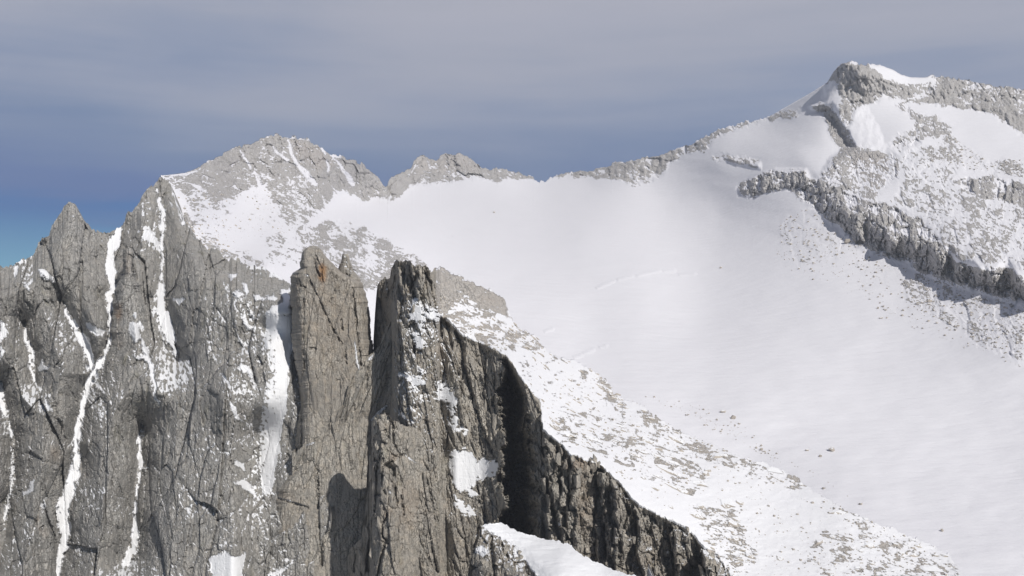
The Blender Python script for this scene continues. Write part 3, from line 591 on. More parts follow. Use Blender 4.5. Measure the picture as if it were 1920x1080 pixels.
# pinnacles leaning on the wall
def wall_snow(bias, seed, traced=()):
    def f(px, py, Nn):
        nz = Nn[..., 2]
        v = (nz - 0.5) * 4.0 + fbm(px / 11, py / 8, seed, 4) * 1.4 + fbm(px / 60, py / 60, seed + 1, 3) * 1.6 + bias
        for t in traced:
            d = sd_line(px, py, t, 12) if len(t[0]) == 3 else sd_poly(px, py, t, 12)
            v = np.maximum(v, -d / 2.2)
        return snow_attr(np.clip(v, -1, 1))
    return f
def rock_disp(seed, a=1.0, cracks=(), depth=18, tall=1.0, big=1.0):
    def f(px, py):
        r = big * plates(px, py, 38, 150 * tall, seed, 12, 1.4, 0.35, 0.05, lean=0.05) + plates(px, py, 16, 60 * tall, seed + 1, 7, 1.5, 0.5, 0.06) \
            + plates(px, py, 7.5, 22 * tall, seed + 2, 3.2, 1.5, 0.5, 0.08) + plates(px, py, 4.0, 8, seed + 3, 1.8, 1.4, 0.5, 0.1) + fbm(px / 30, py / 90, seed + 4, 3) * 2.5
        r = r * a
        if cracks:
            c = np.full(px.shape, 20.0); w = px + fbm(px / 8, py / 8, seed + 6, 3) * 2.5
            for k in cracks: c = np.minimum(c, sd_crack(w, py, k, 20))
            r = r - depth * sstep(1.6, -0.8, c)
        return r
    return f
def stains(lst):
    def f(px, py):
        s = px * 0
        for x, y, rx, ry, k in lst:
            s = np.maximum(s, k * sstep(1.25, 0.35, np.hypot((px - x) / rx, (py - y) / ry) + 0.3 * fbm(px / 9, py / 14, 5, 3)))
        return s
    return f

t1 = tower('rock_pinnacle', M_WALL, [(237,463),(233,468),(231,480),(231,498),(230,515),(220,530),(213,545),(211,580),(208,620),(207,680),(210,760)],
      [(243,463),(249,468),(252,480),(252,500),(255,515),(262,540),(270,575),(278,620),(286,680),(290,760)], 463, 760, lambda y: 735 - 0.17 * (y - 463), 20,
      rock_disp(301, 0.55, [[(249,478,1),(248,500,2),(251,520,1)],[(250,640,1),(254,690,1.5)]]), wall_snow(-2.4, 311, [[(262,600),(270,612),(272,635),(255,628),(250,612)]]), stains([(240,495,9,28,0.35),(222,585,9,22,0.75),(225,640,12,30,0.25)]), seed=31, split=[('head', 0, 508), ('foot', 690, 2000)])
tag(t1, 'slim tan pinnacle with a blocky head leaning on the grey wall between two gullies', 'rock pinnacle')
t5 = tower('rock_pinnacle', M_WALL, [(60,930),(50,942),(44,965),(43,985),(48,1020),(52,1060),(50,1180)], [(72,930),(92,934),(99,955),(105,985),(108,1013),(104,1050),(110,1180)], 930, 1180, lambda y: 632 - 0.08 * (y - 930), 16,
      rock_disp(321, 0.6, [[(78,932,1.5),(86,960,3),(94,985,3),(104,1010,3)],[(45,975,1),(52,1020,2),(62,1055,2),(64,1080,1)],[(82,985,1.5),(72,998,1.5),(70,1015,1.5),(76,1060,1.5)]]), wall_snow(-1.7, 331, [[(70,937),(82,933),(88,950),(80,955)]]), stains([(60,965,16,28,0.5),(75,1000,20,20,0.3)]), seed=41, split=[('tip', 0, 958), ('foot', 1050, 2000)])
tag(t5, 'stubby cracked orange tinged pinnacle low on the grey wall beside the widest gully', 'rock pinnacle')

# ==================================================================
# 3. the big flat-faced tower
TL = [(583,461),(574,464),(568,470),(565,480),(563,492),(561,503),(555,508),(549,512),(545,520),(544,540),(547,573),(547,627),(552,673),(556,720),(560,750),(557,780),(553,815),(552,850),(548,868),(532,890),(514,915),(506,950),(498,1020),(490,1180)]
TR = [(593,461),(601,467),(609,478),(617,489),(627,499),(641,509),(664,520),(677,530),(687,550),(693,583),(697,617),(702,680),(712,760),(720,1180)]
TCR = [[(588,482,0.8),(592,500,1.6),(599,518,1.4),(604,530,0.8)],[(592,480,0.7),(600,500,0.8),(606,528,0.8)],[(576,515,0.8),(590,545,1.2),(603,572,1.2),(620,610,1.0),(645,650,0.7)],[(562,525,0.7),(564,535,1.4),(573,540,1)],[(627,545,0.7),(614,580,0.9)],
  [(661,540,0.8),(667,590,1.4),(672,640,1.4),(677,690,1)],[(580,652,1),(592,654,1.2)],[(570,560,0.6),(568,640,0.8),(572,700,0.7)],[(553,700,1.2),(558,740,1.6),(565,770,1.4),(566,840,1.2)],[(595,880,1.0),(597,930,2.0),(601,990,2.2),(603,1060,2.0)],[(513,932,1.2),(540,940,1.4),(560,946,1.4),(576,952,0.8)],[(516,940,0.8),(518,1000,1)],[(640,600,0.7),(650,680,1)]]
t4 = tower('rock_tower', M_NEAR, TL, TR, 461, 1180, lambda y: 630 - 0.03 * (y - 461) , lambda y: 26 + 0.01 * (y - 461),
      rock_disp(401, 0.30, TCR, 14, 1.3, 0.9), wall_snow(-2.55, 411, [[(572,515,1),(577,517,2)],[(513,930,0.6),(540,938,1.2),(576,950,0.6)],[(570,837,0.8),(588,830,1.6)],[(546,514,0.8),(556,510,1)],[(665,640,1),(670,680,2.2),(676,700,0.8)],[(532,893,0.4),(554,886,1.0)]]),
      stains([(625,600,75,140,0.22),(605,513,13,26,0.9),(603,545,12,20,0.35),(628,590,16,30,0.25),(595,665,10,18,0.25),(535,930,25,12,0.3),(556,560,10,40,0.2),(530,1000,30,30,0.18)]), power=8.0, jag=1.3, seed=51, split=[('tip', 0, 507), ('foot', 885, 2000)])
tag(t4, 'big flat faced tan rock tower with an orange stain near its tip', 'rock tower')
t4b = tower('side_pinnacle', M_NEAR, [(641,477),(639,490),(634,505),(628,530),(620,600)], [(653,476),(656,490),(662,505),(676,524),(690,600)], 476, 600, lambda y: 628, 14,
      rock_disp(421, 0.5, [[(648,480,0.8),(650,520,1)]]), wall_snow(-0.9, 431), seed=61, parent=t4)

# ==================================================================
# 4. the fractured rib between tower and crest
RT = [(548,850),(570,838),(600,815),(625,790),(645,755),(655,722),(664,704),(680,684),(700,662),(713,640),(722,618),(735,600),(748,575),(762,550),(790,540),(810,560)]
ribs = Sheet(548, 810, 1.5, RT, [(548,1180),(810,1180)], 330, jag=2.4, seed=9)
px, py = ribs.px, ribs.py
D = TPS([(548,850,594),(570,838,592),(645,755,588),(713,640,596),(762,550,592),(810,560,590),(600,960,588),(650,900,594),(700,850,600),(740,750,592),(620,1180,576),(548,1180,578),(720,1100,584),(810,900,590)], 0.001)(px, py)
fr = -plates(px, py, 16, 110, 501, 12, 1.6, 0.5, 0.07, lean=0.35) - plates(px, py, 7, 40, 502, 5, 1.5, 0.55, 0.09, lean=0.35) - plates(px, py, 4, 11, 503, 1.8, 1.4, 0.4, 0.1) - fbm(px / 20, py / 70, 504, 3) * 8
CR = [[(594,850,1),(597,920,2.2),(601,990,2.5),(603,1070,2)],[(690,690,1),(686,730,2)],[(624,760,1),(618,850,1.6),(612,900,1.2)]]
cr = np.full(px.shape, 20.0)
for c in CR: cr = np.minimum(cr, sd_crack(px + fbm(px / 8, py / 8, 6, 3) * 3, py, c, 20))
D = D + (fr + sstep(2, -1, cr) * 18) * D / F * 0.5
ribs.set(D)
nz = ribs.Nn[..., 2]
field = (nz - 0.5) * 4 + fbm(px / 11, py / 8, 511, 4) * 1.3 + fbm(px / 60, py / 60, 512, 3) * 1.3 - 2.0 + 0.5 * sstep(60, 5, py - ribs.top[None])
for t in ([(726,760,1),(716,768,3),(706,778,3),(694,792,2)],[(700,795,1),(688,812,1.2),(675,826,0.6)],[(688,676,1),(694,672,3),(699,665,1.5)],[(668,905,0.8),(676,1018,2),(671,1035,3),(668,1045,1.5)],[(715,745,1),(700,752,1)]):
    field = np.maximum(field, -sd_line(px, py, t, 12) / 2.0)
o = ribs.build('rock_buttress', M_NEAR, {'snow': snow_attr(np.clip(field, -1, 1)), 'stain': px * 0}, back=(50, 220), side=60)
tag(o, 'slanting splintered grey rock rib in half shade between the tan tower and the dark crest', 'rock buttress')

# ==================================================================
# 5. the dark crest, its cliff and the snowy back slope
CT = [(700,640),(703,590),(707,540),(713,530),(722,520),(731,521),(734,503),(739,492),(746,489),(754,491),(763,488),(771,493),(778,499),(788,496),(800,500),(808,509),(814,505),(826,500),(836,503),(847,512),(867,520),(890,531),(913,541),(938,553),(946,559),(952,580),(958,594),(965,605),(973,613),
 (1002,631),(1017,652),(1064,675),(1091,681),(1115,696),(1135,711),(1150,735),(1159,744),(1195,756),(1224,776),(1262,800),(1300,820),(1367,848),(1434,869),(1490,890),(1511,911),(1546,932),(1592,960),(1652,985),(1722,1010),(1775,1038),(1790,1056),(1807,1082),(1850,1150),(1870,1185)]
EDGE = [(690,600),(720,560),(770,530),(790,505),(803,508),(812,530),(818,554),(824,593),(848,607),(869,631),(898,640),(922,652),(946,664),(961,676),(966,686),(971,702),(987,720),(1014,753),(1017,807),(1053,833),(1067,850),(1093,860),(1130,870),(1137,883),(1157,900),(1173,920),(1197,947),(1247,970),(1297,997),(1310,1020),(1347,1043),(1363,1067),(1374,1090),(1420,1180),(1900,1400)]
crest = Sheet(700, 1868, 1.55, CT, [(700,900),(733,1000),(760,1190),(1870,1190)], 440, jag=2.0, seed=13)
px, py = crest.px, crest.py
ey = np.interp(px, [p[0] for p in EDGE], [p[1] for p in EDGE])
eys = np.repeat(smooth_x(ey[0], 45)[None], len(ey), 0); ey = ey + (fbm(px / 14, px * 0, 601, 4) * 6) * sstep(820, 850, px)
# snow slope: from survey points; cliff hangs from its edge
slope = TPS([(705,540,640),(745,490,622),(790,505,600),(803,508,596),(850,512,625),(946,559,668),(824,593,578),(870,570,610),(900,640,572),(961,676,545),(973,613,668),(920,600,610),(1017,652,680),(1091,681,690),(1050,720,620),
  (1017,790,530),(1100,780,590),(1159,744,660),(1130,870,519),(1224,776,640),(1250,850,582),(1300,820,625),(1250,970,504),(1370,1085,484),(1367,848,605),(1400,950,545),(1490,890,590),(1592,960,545),(1500,1040,508),(1722,1010,532),(1807,1082,498),(1650,1100,484),(1870,1180,440)], 0.001)
Ds = slope(px, py); De = slope(px, np.minimum(eys, 1400))
below = py - ey
# cliff plan: distance of the face along x
plan = [(700,640),(716,634),(730,622),(737,596),(745,582),(765,574),(800,572),(830,575)]
Dc = np.where(px < 824, np.interp(px, [p[0] for p in plan], [p[1] for p in plan]), De + 4)
Dc = Dc - 12 * sstep(930, 800, px) * sstep(0, 60, below)
# east of the cleft the face steps forward in echelon: lit panels with narrow shaded returns
STEP = np.array([1016, 1044, 1067, 1124, 1146, 1192, 1262, 1312, 1390, 1460, 1900.])
xw = px + fbm(py / 34, px / 60, 607, 4, 0.6) * 5 + plates(px, py, 30, 34, 672, 15, 0.6, 0) - 0.06 * np.maximum(below, 0)
idx = np.clip(np.searchsorted(STEP, xw.ravel()).reshape(px.shape), 1, len(STEP) - 1)
xa_, xb_ = STEP[idx - 1], STEP[idx]
row0 = De[0]; de_at = lambda x: np.interp(x, crest.xs, row0)
tin = np.clip((xw - xa_) / np.maximum(xb_ - xa_, 1), 0, 1)
dlo = de_at(xa_); dhi = de_at(xb_)
ech = dlo + (dhi - 2 - dlo) * sstep(0, 6.0, tin * (xb_ - xa_)) + (tin * (xb_ - xa_)) * 0.2
Dc = np.where(xw > 1016, Dc * (1 - sstep(2, 16, below)) + ech * sstep(2, 16, below), Dc)
# the deep cleft: its right wall faces left
cxr = np.interp(py, [680, 700, 722, 753, 850, 1000], [964, 972, 982, 992, 1006, 1016])
Dc = Dc + np.interp(np.where(px > 950, 950 + (px - 950) * 66 / (cxr - 950), px) + fbm(py / 30, px / 40, 606, 5, 0.65) * 24 + plates(px, py, 14, 30, 608, 7, 1.2, 0), [940, 950, 956, 1014, 1020], [0, 44, 95, 0, 0]) * sstep(4, 30, below)
Dcl = Dc - 0.06 * np.maximum(below, 0)
k = sstep(-6, 10, below)
upper_l = sstep(830, 805, px)                      # the crest's blocky left part is all cliff
k = np.maximum(k, upper_l)
D = Ds * (1 - k) + Dcl * k
D = np.where(px < 960, D - 0, D)
# front edge of the crest: left of x=735 stands well behind what is right of it
CRK = [[(798,500,1.5),(806,530,3),(812,560,3.5),(818,585,3),(822,600,2),(826,622,2),(834,645,2),(845,670,2),(851,690,1.6),(861,716,2),(868,738,1)],[(851,608,1.5),(857,625,3.5),(866,650,3.5),(868,680,4),(876,710,3.5),(884,735,2.5),(892,765,2),(899,788,1)],
  [(785,512,2),(776,530,4.5),(768,548,3)],[(786,540,2),(790,562,3),(797,582,1.5)],[(740,498,2),(744,520,4),(738,545,4)],[(757,500,2),(760,514,2)],[(783,640,2),(777,652,4),(776,662,2)],[(741,640,1.5),(742,670,3),(744,690,1.5)],[(757,560,1),(752,580,3),(748,600,3)],
  [(862,690,1),(858,705,2.5)],[(912,660,0.8),(911,700,1.2),(906,740,1.6),(918,770,1.4)],[(928,700,1),(926,760,2)],[(905,800,1.2),(915,830,2.6),(922,850,1.5)],[(893,900,1),(899,940,1.6),(912,980,1)],[(890,545,0.5),(898,560,1)],
  [(1018,840,2),(1026,880,4),(1032,900,3),(1036,950,3),(1044,1000,2)],[(1045,838,1.5),(1042,860,3),(1046,890,2),(1053,910,1)],[(1056,838,1.5),(1060,862,3.5),(1069,870,3),(1065,900,3),(1068,950,2.5),(1070,970,1.5)],[(1126,875,3),(1122,900,4),(1118,930,4),(1113,980,3),(1118,1040,2)],
  [(1147,905,2),(1138,930,7),(1142,960,8),(1134,1000,6),(1138,1040,5)],[(1172,925,2),(1178,960,4),(1164,1000,4),(1160,1060,4)],[(1190,960,2),(1196,1010,5),(1180,1050,9),(1170,1080,8)],[(1262,1000,2),(1264,1020,4),(1260,1040,2)],[(1237,985,1),(1240,1020,3),(1232,1050,2)],[(1215,975,1),(1213,1000,3)],
  [(735,640,2.5),(732,690,4),(733,740,3)],[(800,900,0.6),(815,960,1),(830,1010,1.4)]]
cr = np.full(px.shape, 20.0)
for c in CRK: cr = np.minimum(cr, sd_crack(px + fbm(px / 7, py / 9, 6, 3) * 3, py, c, 20))
fr = -plates(px, py, 24, 170, 611, 14, 1.6, 0.5, 0.06, lean=-0.20) - plates(px, py, 10, 55, 612, 7.5, 1.6, 0.6, 0.07, lean=-0.18) - plates(px, py, 5.6, 17, 613, 3.2, 1.5, 0.5, 0.1) - plates(px, py, 3.4, 6, 614, 1.2, 1.4, 0.4, 0.1) - fbm(px / 20, py / 60, 615, 3) * 6
rough = 1.0 + 0.25 * sstep(1120, 1160, px) * sstep(-5, 10, below) + 0.5 * sstep(860, 800, px) * sstep(700, 600, py)
# cliff snow
CP = [[(816,712),(830,716),(850,735),(858,750),(850,772),(842,757),(834,752),(820,748)],[(838,760),(856,775),(862,790),(850,800),(846,782)],[(842,845),(870,840),(900,860),(928,862),(936,878),(925,895),(900,900),(885,915),(862,925),(850,905),(842,880)],[(852,925),(880,950),(900,965),(870,968),(850,948)],[(862,905),(880,905),(900,935),(880,930)],
  [(840,792),(880,805),(876,815),(846,806)],[(776,555),(792,575),(798,600),(790,620),(775,600),(762,610),(770,580)],[(800,575),(822,588),(822,604),(808,600),(796,592)],[(770,620),(790,630),(800,650),(780,655)],[(740,700),(790,706),(800,720),(780,730),(765,712)],[(776,688),(800,700),(796,706)],[(740,770),(760,776),(775,790),(760,788)],[(755,815),(772,822),(766,835),(750,830)],[(1045,985),(1048,970),(1053,985)],[(1062,968),(1072,970),(1068,975)],[(1205,1032),(1225,1028),(1220,1036)],[(1250,1032),(1266,1034),(1258,1040)],[(1133,975),(1145,978),(1140,984)]]
cpm = np.full(px.shape, 30.0)
cpx = px + fbm(px / 12, py / 12, 12, 5, 0.6) * 9; cpy = py + fbm(px / 12, py / 12, 14, 5, 0.6) * 9
for p in CP: cpm = np.minimum(cpm, sd_poly(cpx, cpy, p, 30))
cpm = cpm + 9 * np.maximum(fbm(px / 11, py / 7, 619, 4) - 0.12, 0) * 3
fr = fr - (plates(px, py, 18, 46, 617, 12, 1.6, 0.5, 0.07, lean=-0.25) + plates(px, py, 8, 14, 618, 5.5, 1.6, 0.5, 0.09)) * (0.45 + 0.2 * sstep(940, 1120, px))
fr = fr * (1 - 0.95 * sstep(5, -3, cpm)) - plates(px, py, 20, 26, 671, 11, 1.8, 0.4, 0.06, lean=-0.5) * sstep(1010, 1030, px)
# bumps of the slope
sl = fbm(px / 60 + py / 90, py / 26, 621, 4) * 5 + fbm(px / 12, py / 7, 622, 3) * 0.9
rs = -plates(px, py, 20, 10, 631, 4.5, 1.2, 0.4, 0.1, lean=0) - plates(px, py, 9, 5, 632, 2.4, 1.2, 0.4, 0.1)
SEX = [(0.92, [(806,505),(836,500),(867,517),(913,538),(944,556),(955,585),(960,600),(935,592),(900,575),(870,560),(850,570),(838,600),(824,600),(815,560)]),
  (0.45, [(824,555),(870,558),(940,595),(985,630),(960,665),(935,655),(900,640),(870,628),(850,606),(826,596)]),
  (0.30, [(960,600),(1015,640),(1020,656),(990,655),(950,640)]),
  (0.45, [(1117,705),(1140,712),(1165,745),(1180,770),(1170,785),(1145,755),(1118,720)]),
  (0.24, [(1020,790),(1090,770),(1180,790),(1260,830),(1300,850),(1330,900),(1300,930),(1230,900),(1150,860),(1060,830)]),
  (0.30, [(1180,760),(1240,780),(1310,825),(1370,850),(1490,892),(1510,912),(1480,920),(1380,880),(1300,860),(1230,820)]),
  (0.28, [(1300,950),(1380,960),(1420,1040),(1400,1085),(1370,1085),(1340,1040)]),
  (0.20, [(1530,925),(1600,965),(1720,1012),(1800,1060),(1800,1100),(1600,1100),(1500,1060),(1540,1000),(1620,1000),(1560,960)]),
  (0.06, [(985,640),(1115,700),(1150,760),(1100,800),(1000,760),(970,690)])]
wx = px + fbm(px / 22, py / 14, 641, 4) * 8; wy = py + fbm(px / 22 + 7, py / 14, 642, 4) * 6
ex = np.zeros_like(px)
for frac, poly in SEX: ex = np.maximum(ex, frac * sstep(5, -5, sd_poly(wx, wy, poly, 40)))
D = D + (k * fr * rough * (1 - 0.25 * sstep(945, 955, px) * sstep(1015, 1005, px)) + sstep(2.2, -1.2, cr) * 24 * k * (1 - sstep(4, -2, cpm)) + (1 - k) * (ex * rs - (1 - ex) * sl)) * D / F * 0.68
crest.set(D)
nz = crest.Nn[..., 2]
fc = (nz - 0.42) * 4.2 + fbm(px / 11, py / 7, 651, 4) * 1.4 + fbm(px / 55, py / 70, 652, 3) * 1.8 - 2.75 + 2.3 * sstep(885, 840, px) * sstep(730, 745, px) * sstep(540, 580, py) * sstep(900, 760, py) + 0.5 * sstep(30, 0, below)
fc = fc - 1.6 * sstep(850, 820, px) * sstep(540, 515, py) + 0.8 * sstep(1130, 1200, px)
fc = fc - 2.0 * sstep(940, 955, px) * sstep(1020, 1005, px) * sstep(680, 700, py)
fc = np.maximum(fc, -cpm / 2.5)
stq = quant(fbm((px * 0.95 + py * 0.3) / 15, (py * 0.95 - px * 0.3) / 4.6, 661, 4) + 0.5 * fbm(px / 6, py / 3, 662, 3) - 0.2 * rs / 4 + 0.9 * fbm(px / 40, py / 22, 663, 3))
fs = np.where(ex < 0.02, 1.0, np.clip(((1 - ex) - stq) * 5.5, -1, 1))
field = np.where(k > 0.5, fc, fs)
field = np.clip(field, -1, 1)
stn = stains([(1085,870,36,20,0.5),(1097,940,22,75,0.42),(1215,1040,24,40,0.25),(828,660,10,30,0.30),(1300,1060,30,20,0.25),(770,570,14,30,0.15),(850,640,20,20,0.15),(925,560,30,14,0.2)])(px, py)
isslope = (below < -1) & (upper_l < 0.5)
# thin the record to two objects: cliff and snowy slope
creg = isslope.astype(int); ckinds = [('rock_cliff', M_NEAR), ('snow_slope', M_SLOPE)]
for p in CP[:12]:
    creg[(sd_poly(cpx, cpy, p, 12) < 2) & (creg == 0)] = len(ckinds); ckinds.append(('snow_patch', M_NEAR, 0))
creg[(creg == 1) & (sd_poly(wx, wy, SEX[0][1], 12) < 0)] = len(ckinds); ckinds.append(('bare_slab', M_SLOPE, 1))
o = crest.build('rock_cliff', M_NEAR, {'snow': snow_attr(field), 'stain': stn}, back=(70, 200), side=70,
     parts=(creg, ckinds))
tag(o[0], 'dark splintered cliff with a blocky top and a deep black cleft, under the snowy slope', 'cliff', kind='structure')
tag(o[1], 'snow covered slope strewn with flat rock slabs running from the crest down to the bottom right', 'snow slope', kind='structure')
SLOPE = o[1]; CLIFF = o[0]

# ==================================================================
# 6. the near pillar and the foot ridge
PTOP = [(640,1190),(648,1062),(655,1030),(664,1022),(677,1010),(683,970),(686,940),(692,905),(691,858),(696,850),(692,820),(693,796),(700,784),(708,777),(720,775),(731,778),(736,788),(750,796),(775,800),(800,815),(830,850),(860,900),(890,980),(905,1060),(915,1190)]
pil = Sheet(640, 912, 1.45, PTOP, [(640,1195),(915,1195)], 280, jag=1.2, seed=15)
px, py = pil.px, pil.py
Dm = np.interp(px, [640,655,675,684,692,700,715,735,760,800,850,912], [592,578,566,562,558,538,530,529,534,545,572,625])
D = Dm - 0.045 * (py - 780) * sstep(640, 700, px)
PC = [[(716,790,1),(721,805,1),(728,820,1.2)],[(702,820,1),(700,845,1.5),(702,862,2.2),(712,864,1)],[(716,850,1.2),(708,870,1.6),(706,900,2),(704,925,3.4),(712,928,2.4)],[(736,865,1),(722,872,3),(738,878,4),(738,905,2.4),(742,925,2),(745,940,2)],[(727,946,1.4),(724,970,1.8),(716,985,1),(718,1005,1.6),(724,1014,2.6)],[(706,930,1),(702,960,1.6),(696,985,2),(690,1040,2.4),(688,1070,3)],
  [(722,1020,1.6),(716,1040,2.4),(708,1080,2.6)],[(754,740,1),(733,790,1.5)],[(735,852,1),(745,856,1.2),(758,852,1)],[(718,860,1.0),(716,905,1.2),(722,925,1)],[(752,930,0.8),(757,965,0.8)],[(838,960,0.8),(845,1000,1.2)],[(668,1040,1),(664,1070,1.8)],[(733,782,1.5),(737,800,2),(738,830,1.2),(748,850,1)]]
cr = np.full(px.shape, 20.0)
for c in PC: cr = np.minimum(cr, sd_crack(px + fbm(px / 7, py / 9, 6, 3) * 2, py, c, 20))
lb = sstep(765, 740, px)
fr = -plates(px, py, 17, 60, 711, 9, 1.5, 0.5, 0.06, lean=-0.1) * (0.25 + 0.75 * lb) - plates(px, py, 9, 24, 712, 4.2, 1.5, 0.5, 0.07) * (0.3 + 0.6 * lb) - plates(px, py, 5, 9, 713, 1.6, 1.4, 0.5, 0.1) * 0.8 - fbm(px / 40, py / 120, 714, 4) * 7
D = D + (fr + sstep(2.0, -1.0, cr) * 24) * D / F * 0.8
pil.set(D)
nz = pil.Nn[..., 2]
field = (nz - 0.5) * 4 + fbm(px / 9, py / 7, 721, 4) * 1.3 - 2.6 + 1.3 * sstep(770, 800, px) * sstep(900, 850, py)
for p in ([(798,1072),(812,1066),(825,1070),(812,1075)],[(757,850),(766,856),(780,868),(768,862)],[(728,918),(734,925),(730,926)]): field = np.maximum(field, -sd_poly(px, py, p, 12) / 2.0)
preg = np.where(py < 812, 1, np.where(px < 750, 2, 0)) 
o, *_ = pil.build('rock_pillar', M_NEAR, {'snow': snow_attr(np.clip(field, -1, 1)), 'stain': stains([(768,950,26,60,0.35),(740,860,14,12,0.3),(712,830,10,20,0.2),(718,800,10,10,0.4),(697,880,4,30,0.25),(725,960,14,12,0.3)])(px, py)}, back=(25, 60), side=40, parts=(preg, [('rock_pillar', M_NEAR), ('head', M_NEAR, 0), ('cracked_flank', M_NEAR, 0)]))
tag(o, 'nearest tan rock pillar with stacked cracked blocks on its left and a smooth face on its right', 'rock pillar')
PILLAR = o

FT = [(868,1120),(880,1060),(886,1010),(890,990),(896,981),(904,984),(913,984),(926,981),(940,980),(958,990),(983,1000),(997,1003),(1023,1010),(1045,1014),(1067,1021),(1082,1032),(1093,1041),(1110,1050),(1127,1057),(1150,1068),(1172,1075),(1200,1082),(1240,1110)]
ft = Sheet(868, 1240, 1.5, FT, [(868,1200),(1240,1200)], 130, jag=1.2, seed=17)
px, py = ft.px, ft.py
D = TPS([(868,1120,480),(890,985,478),(940,980,486),(1023,1010,478),(1067,1021,470),(1127,1057,455),(1200,1082,440),(1240,1110,430),(900,1080,455),(960,1080,445),(1050,1080,430),(1000,1200,410),(1200,1200,400),(880,1200,430)], 0.001)(px, py)
SN = [(905,983),(940,979),(985,998),(1025,1009),(1067,1019),(1128,1055),(1215,1082),(1240,1115),(1240,1200),(1060,1200),(1030,1110),(1012,1082),(990,1062),(975,1035),(955,1015),(930,1004),(915,996)]
dsn = sd_poly(px + fbm(px / 14, py / 12, 801, 3) * 6, py + fbm(px / 14, py / 12, 802, 3) * 5, SN, 60)
sn = sstep(4, -4, dsn)
cr = np.full(px.shape, 20.0)
for c in ([(898,985,2),(893,1005,4),(888,1025,4)],[(920,1000,1.5),(922,1030,5),(926,1060,4),(928,1090,3)],[(940,1020,2),(952,1045,2.5)],[(985,1065,2),(992,1090,3)]): cr = np.minimum(cr, sd_crack(px, py, c, 20))
fr = -plates(px, py, 20, 34, 811, 10, 1.6, 0.6, 0.06) - plates(px, py, 9, 15, 812, 4, 1.5, 0.5, 0.1) - plates(px, py, 4, 6, 813, 0.8, 1.5, 0.5, 0.1)
D = D + ((1 - sn) * (fr + sstep(2, -1, cr) * 20) - 6 * sstep(4, -20, dsn) - sn * fbm(px / 40, py / 16, 815, 3) * 4) * D / F
ft.set(D)
nz = ft.Nn[..., 2]
field = (nz - 0.5) * 4 + fbm(px / 9, py / 7, 821, 4) * 1.5 - 1.5
field = np.maximum(field, -dsn / 3.0 + 0.5 * fbm(px / 8, py / 5, 825, 3))
field = np.maximum(field, -sd_poly(px, py, [(892,1025),(915,1022),(918,1035),(905,1045),(890,1035)], 12) / 2.5)
o = ft.build('rock_ridge', M_NEAR, {'snow': snow_attr(np.clip(field, -1, 1)), 'stain': px * 0}, back=(30, 120), side=40)
tag(o, 'low broken ridge at the bottom edge with a smooth snow cap on its right side', 'ridge', kind='structure')
FOOT = o

# ==================================================================
# 7. loose stone
def rock_mesh(seed, n=15, box=0.0):
    """an angular broken stone about 2 units across, by the hull of a few chipped corners"""
    r = random.Random(seed); bm = bmesh.new()
    if box:
        for sx_ in (-1, 1):
            for sy_ in (-1, 1):
                for sz_ in (-1, 1):
                    for q in range(2):
                        bm.verts.new((sx_ * r.uniform(0.72, 1), sy_ * r.uniform(0.72, 1), sz_ * r.uniform(0.72, 1)))
    else:
        for i in range(n):
            v = Vector((r.uniform(-1, 1), r.uniform(-1, 1), r.uniform(-1, 1))); bm.verts.new(v.normalized() * r.uniform(0.75, 1.1))
    bmesh.ops.convex_hull(bm, input=bm.verts)
    bmesh.ops.delete(bm, geom=[v for v in bm.verts if not v.link_faces], context='VERTS')
    me = bpy.data.meshes.new('broken_stone'); bm.to_mesh(me); bm.free(); me.materials.append(M_ROCK); return me
SLABS = [rock_mesh(i, 11) for i in range(9)]
BOULD = [rock_mesh(50 + i, 15) for i in range(6)]
BLOCK = [rock_mesh(80 + i, 12) for i in range(9)]
for me in BLOCK: me.materials[0] = M_NEAR
from mathutils import Matrix
def place(name, me, sheet, px_, py_, w, h, depth=None, lift=0.1, tilt=20.0, upz=0.25, parent=None, rr=random):
    """w: length, h: thickness, depth: breadth, in px at that distance; the long axis dips to the right by tilt degrees"""
    P, n, D = sheet.at(px_, py_)
    n = Vector(n); m = D / F
    up = (Vector((0, 0, 1)) * upz + n * (1 - upz)).normalized()
    a = R(tilt + rr.uniform(-12, 12)); xa = Vector((math.cos(a), 0, -math.sin(a))); xa = (xa - up * xa.dot(up)).normalized(); ya = up.cross(xa)
    M = Matrix((xa, ya, up)).transposed().to_4x4() @ Matrix.Diagonal((w / 2 * m, (depth or w * 0.7) / 2 * m, h / 2 * m, 1))
    M.translation = Vector(P) + up * (h / 2 * m * lift * 2)
    o = bpy.data.objects.new(name, me); COL.objects.link(o); o.matrix_world = M
    if parent is not None: o.parent = parent
    return o
z5 = [(565,60,50,15),(655,80,60,14),(685,95,30,25),(575,152,70,14),(745,180,35,18),(705,225,90,30),(600,215,30,18),(470,235,120,35),(835,235,90,25),(690,250,60,20),(560,285,130,40),(690,310,130,40),(815,318,70,14),(950,240,40,20),(915,298,45,14),(1000,320,80,45),(1060,365,70,30),(960,375,110,40),(945,405,100,30),(1050,405,90,35),(1140,410,50,25),(1150,445,100,30),
 (870,265,60,14),(850,490,60,25),(970,525,60,18),(1050,515,90,25),(1120,490,180,35),(1200,600,110,30),(1140,575,120,26),(1040,585,80,22),(1290,560,110,45),(1330,505,60,50),(1135,690,50,25),(1300,690,60,40),(1280,740,130,30),(1440,680,80,55),(1500,760,60,40),(1495,870,40,50),(1400,400,100,40),(1160,270,60,20),(1160,310,120,50),(1030,195,50,45),(985,150,35,30),(790,45,50,50),(640,350,30,12),(680,375,40,14),(1250,900,60,20),(1330,880,60,25),(1360,940,60,50)]
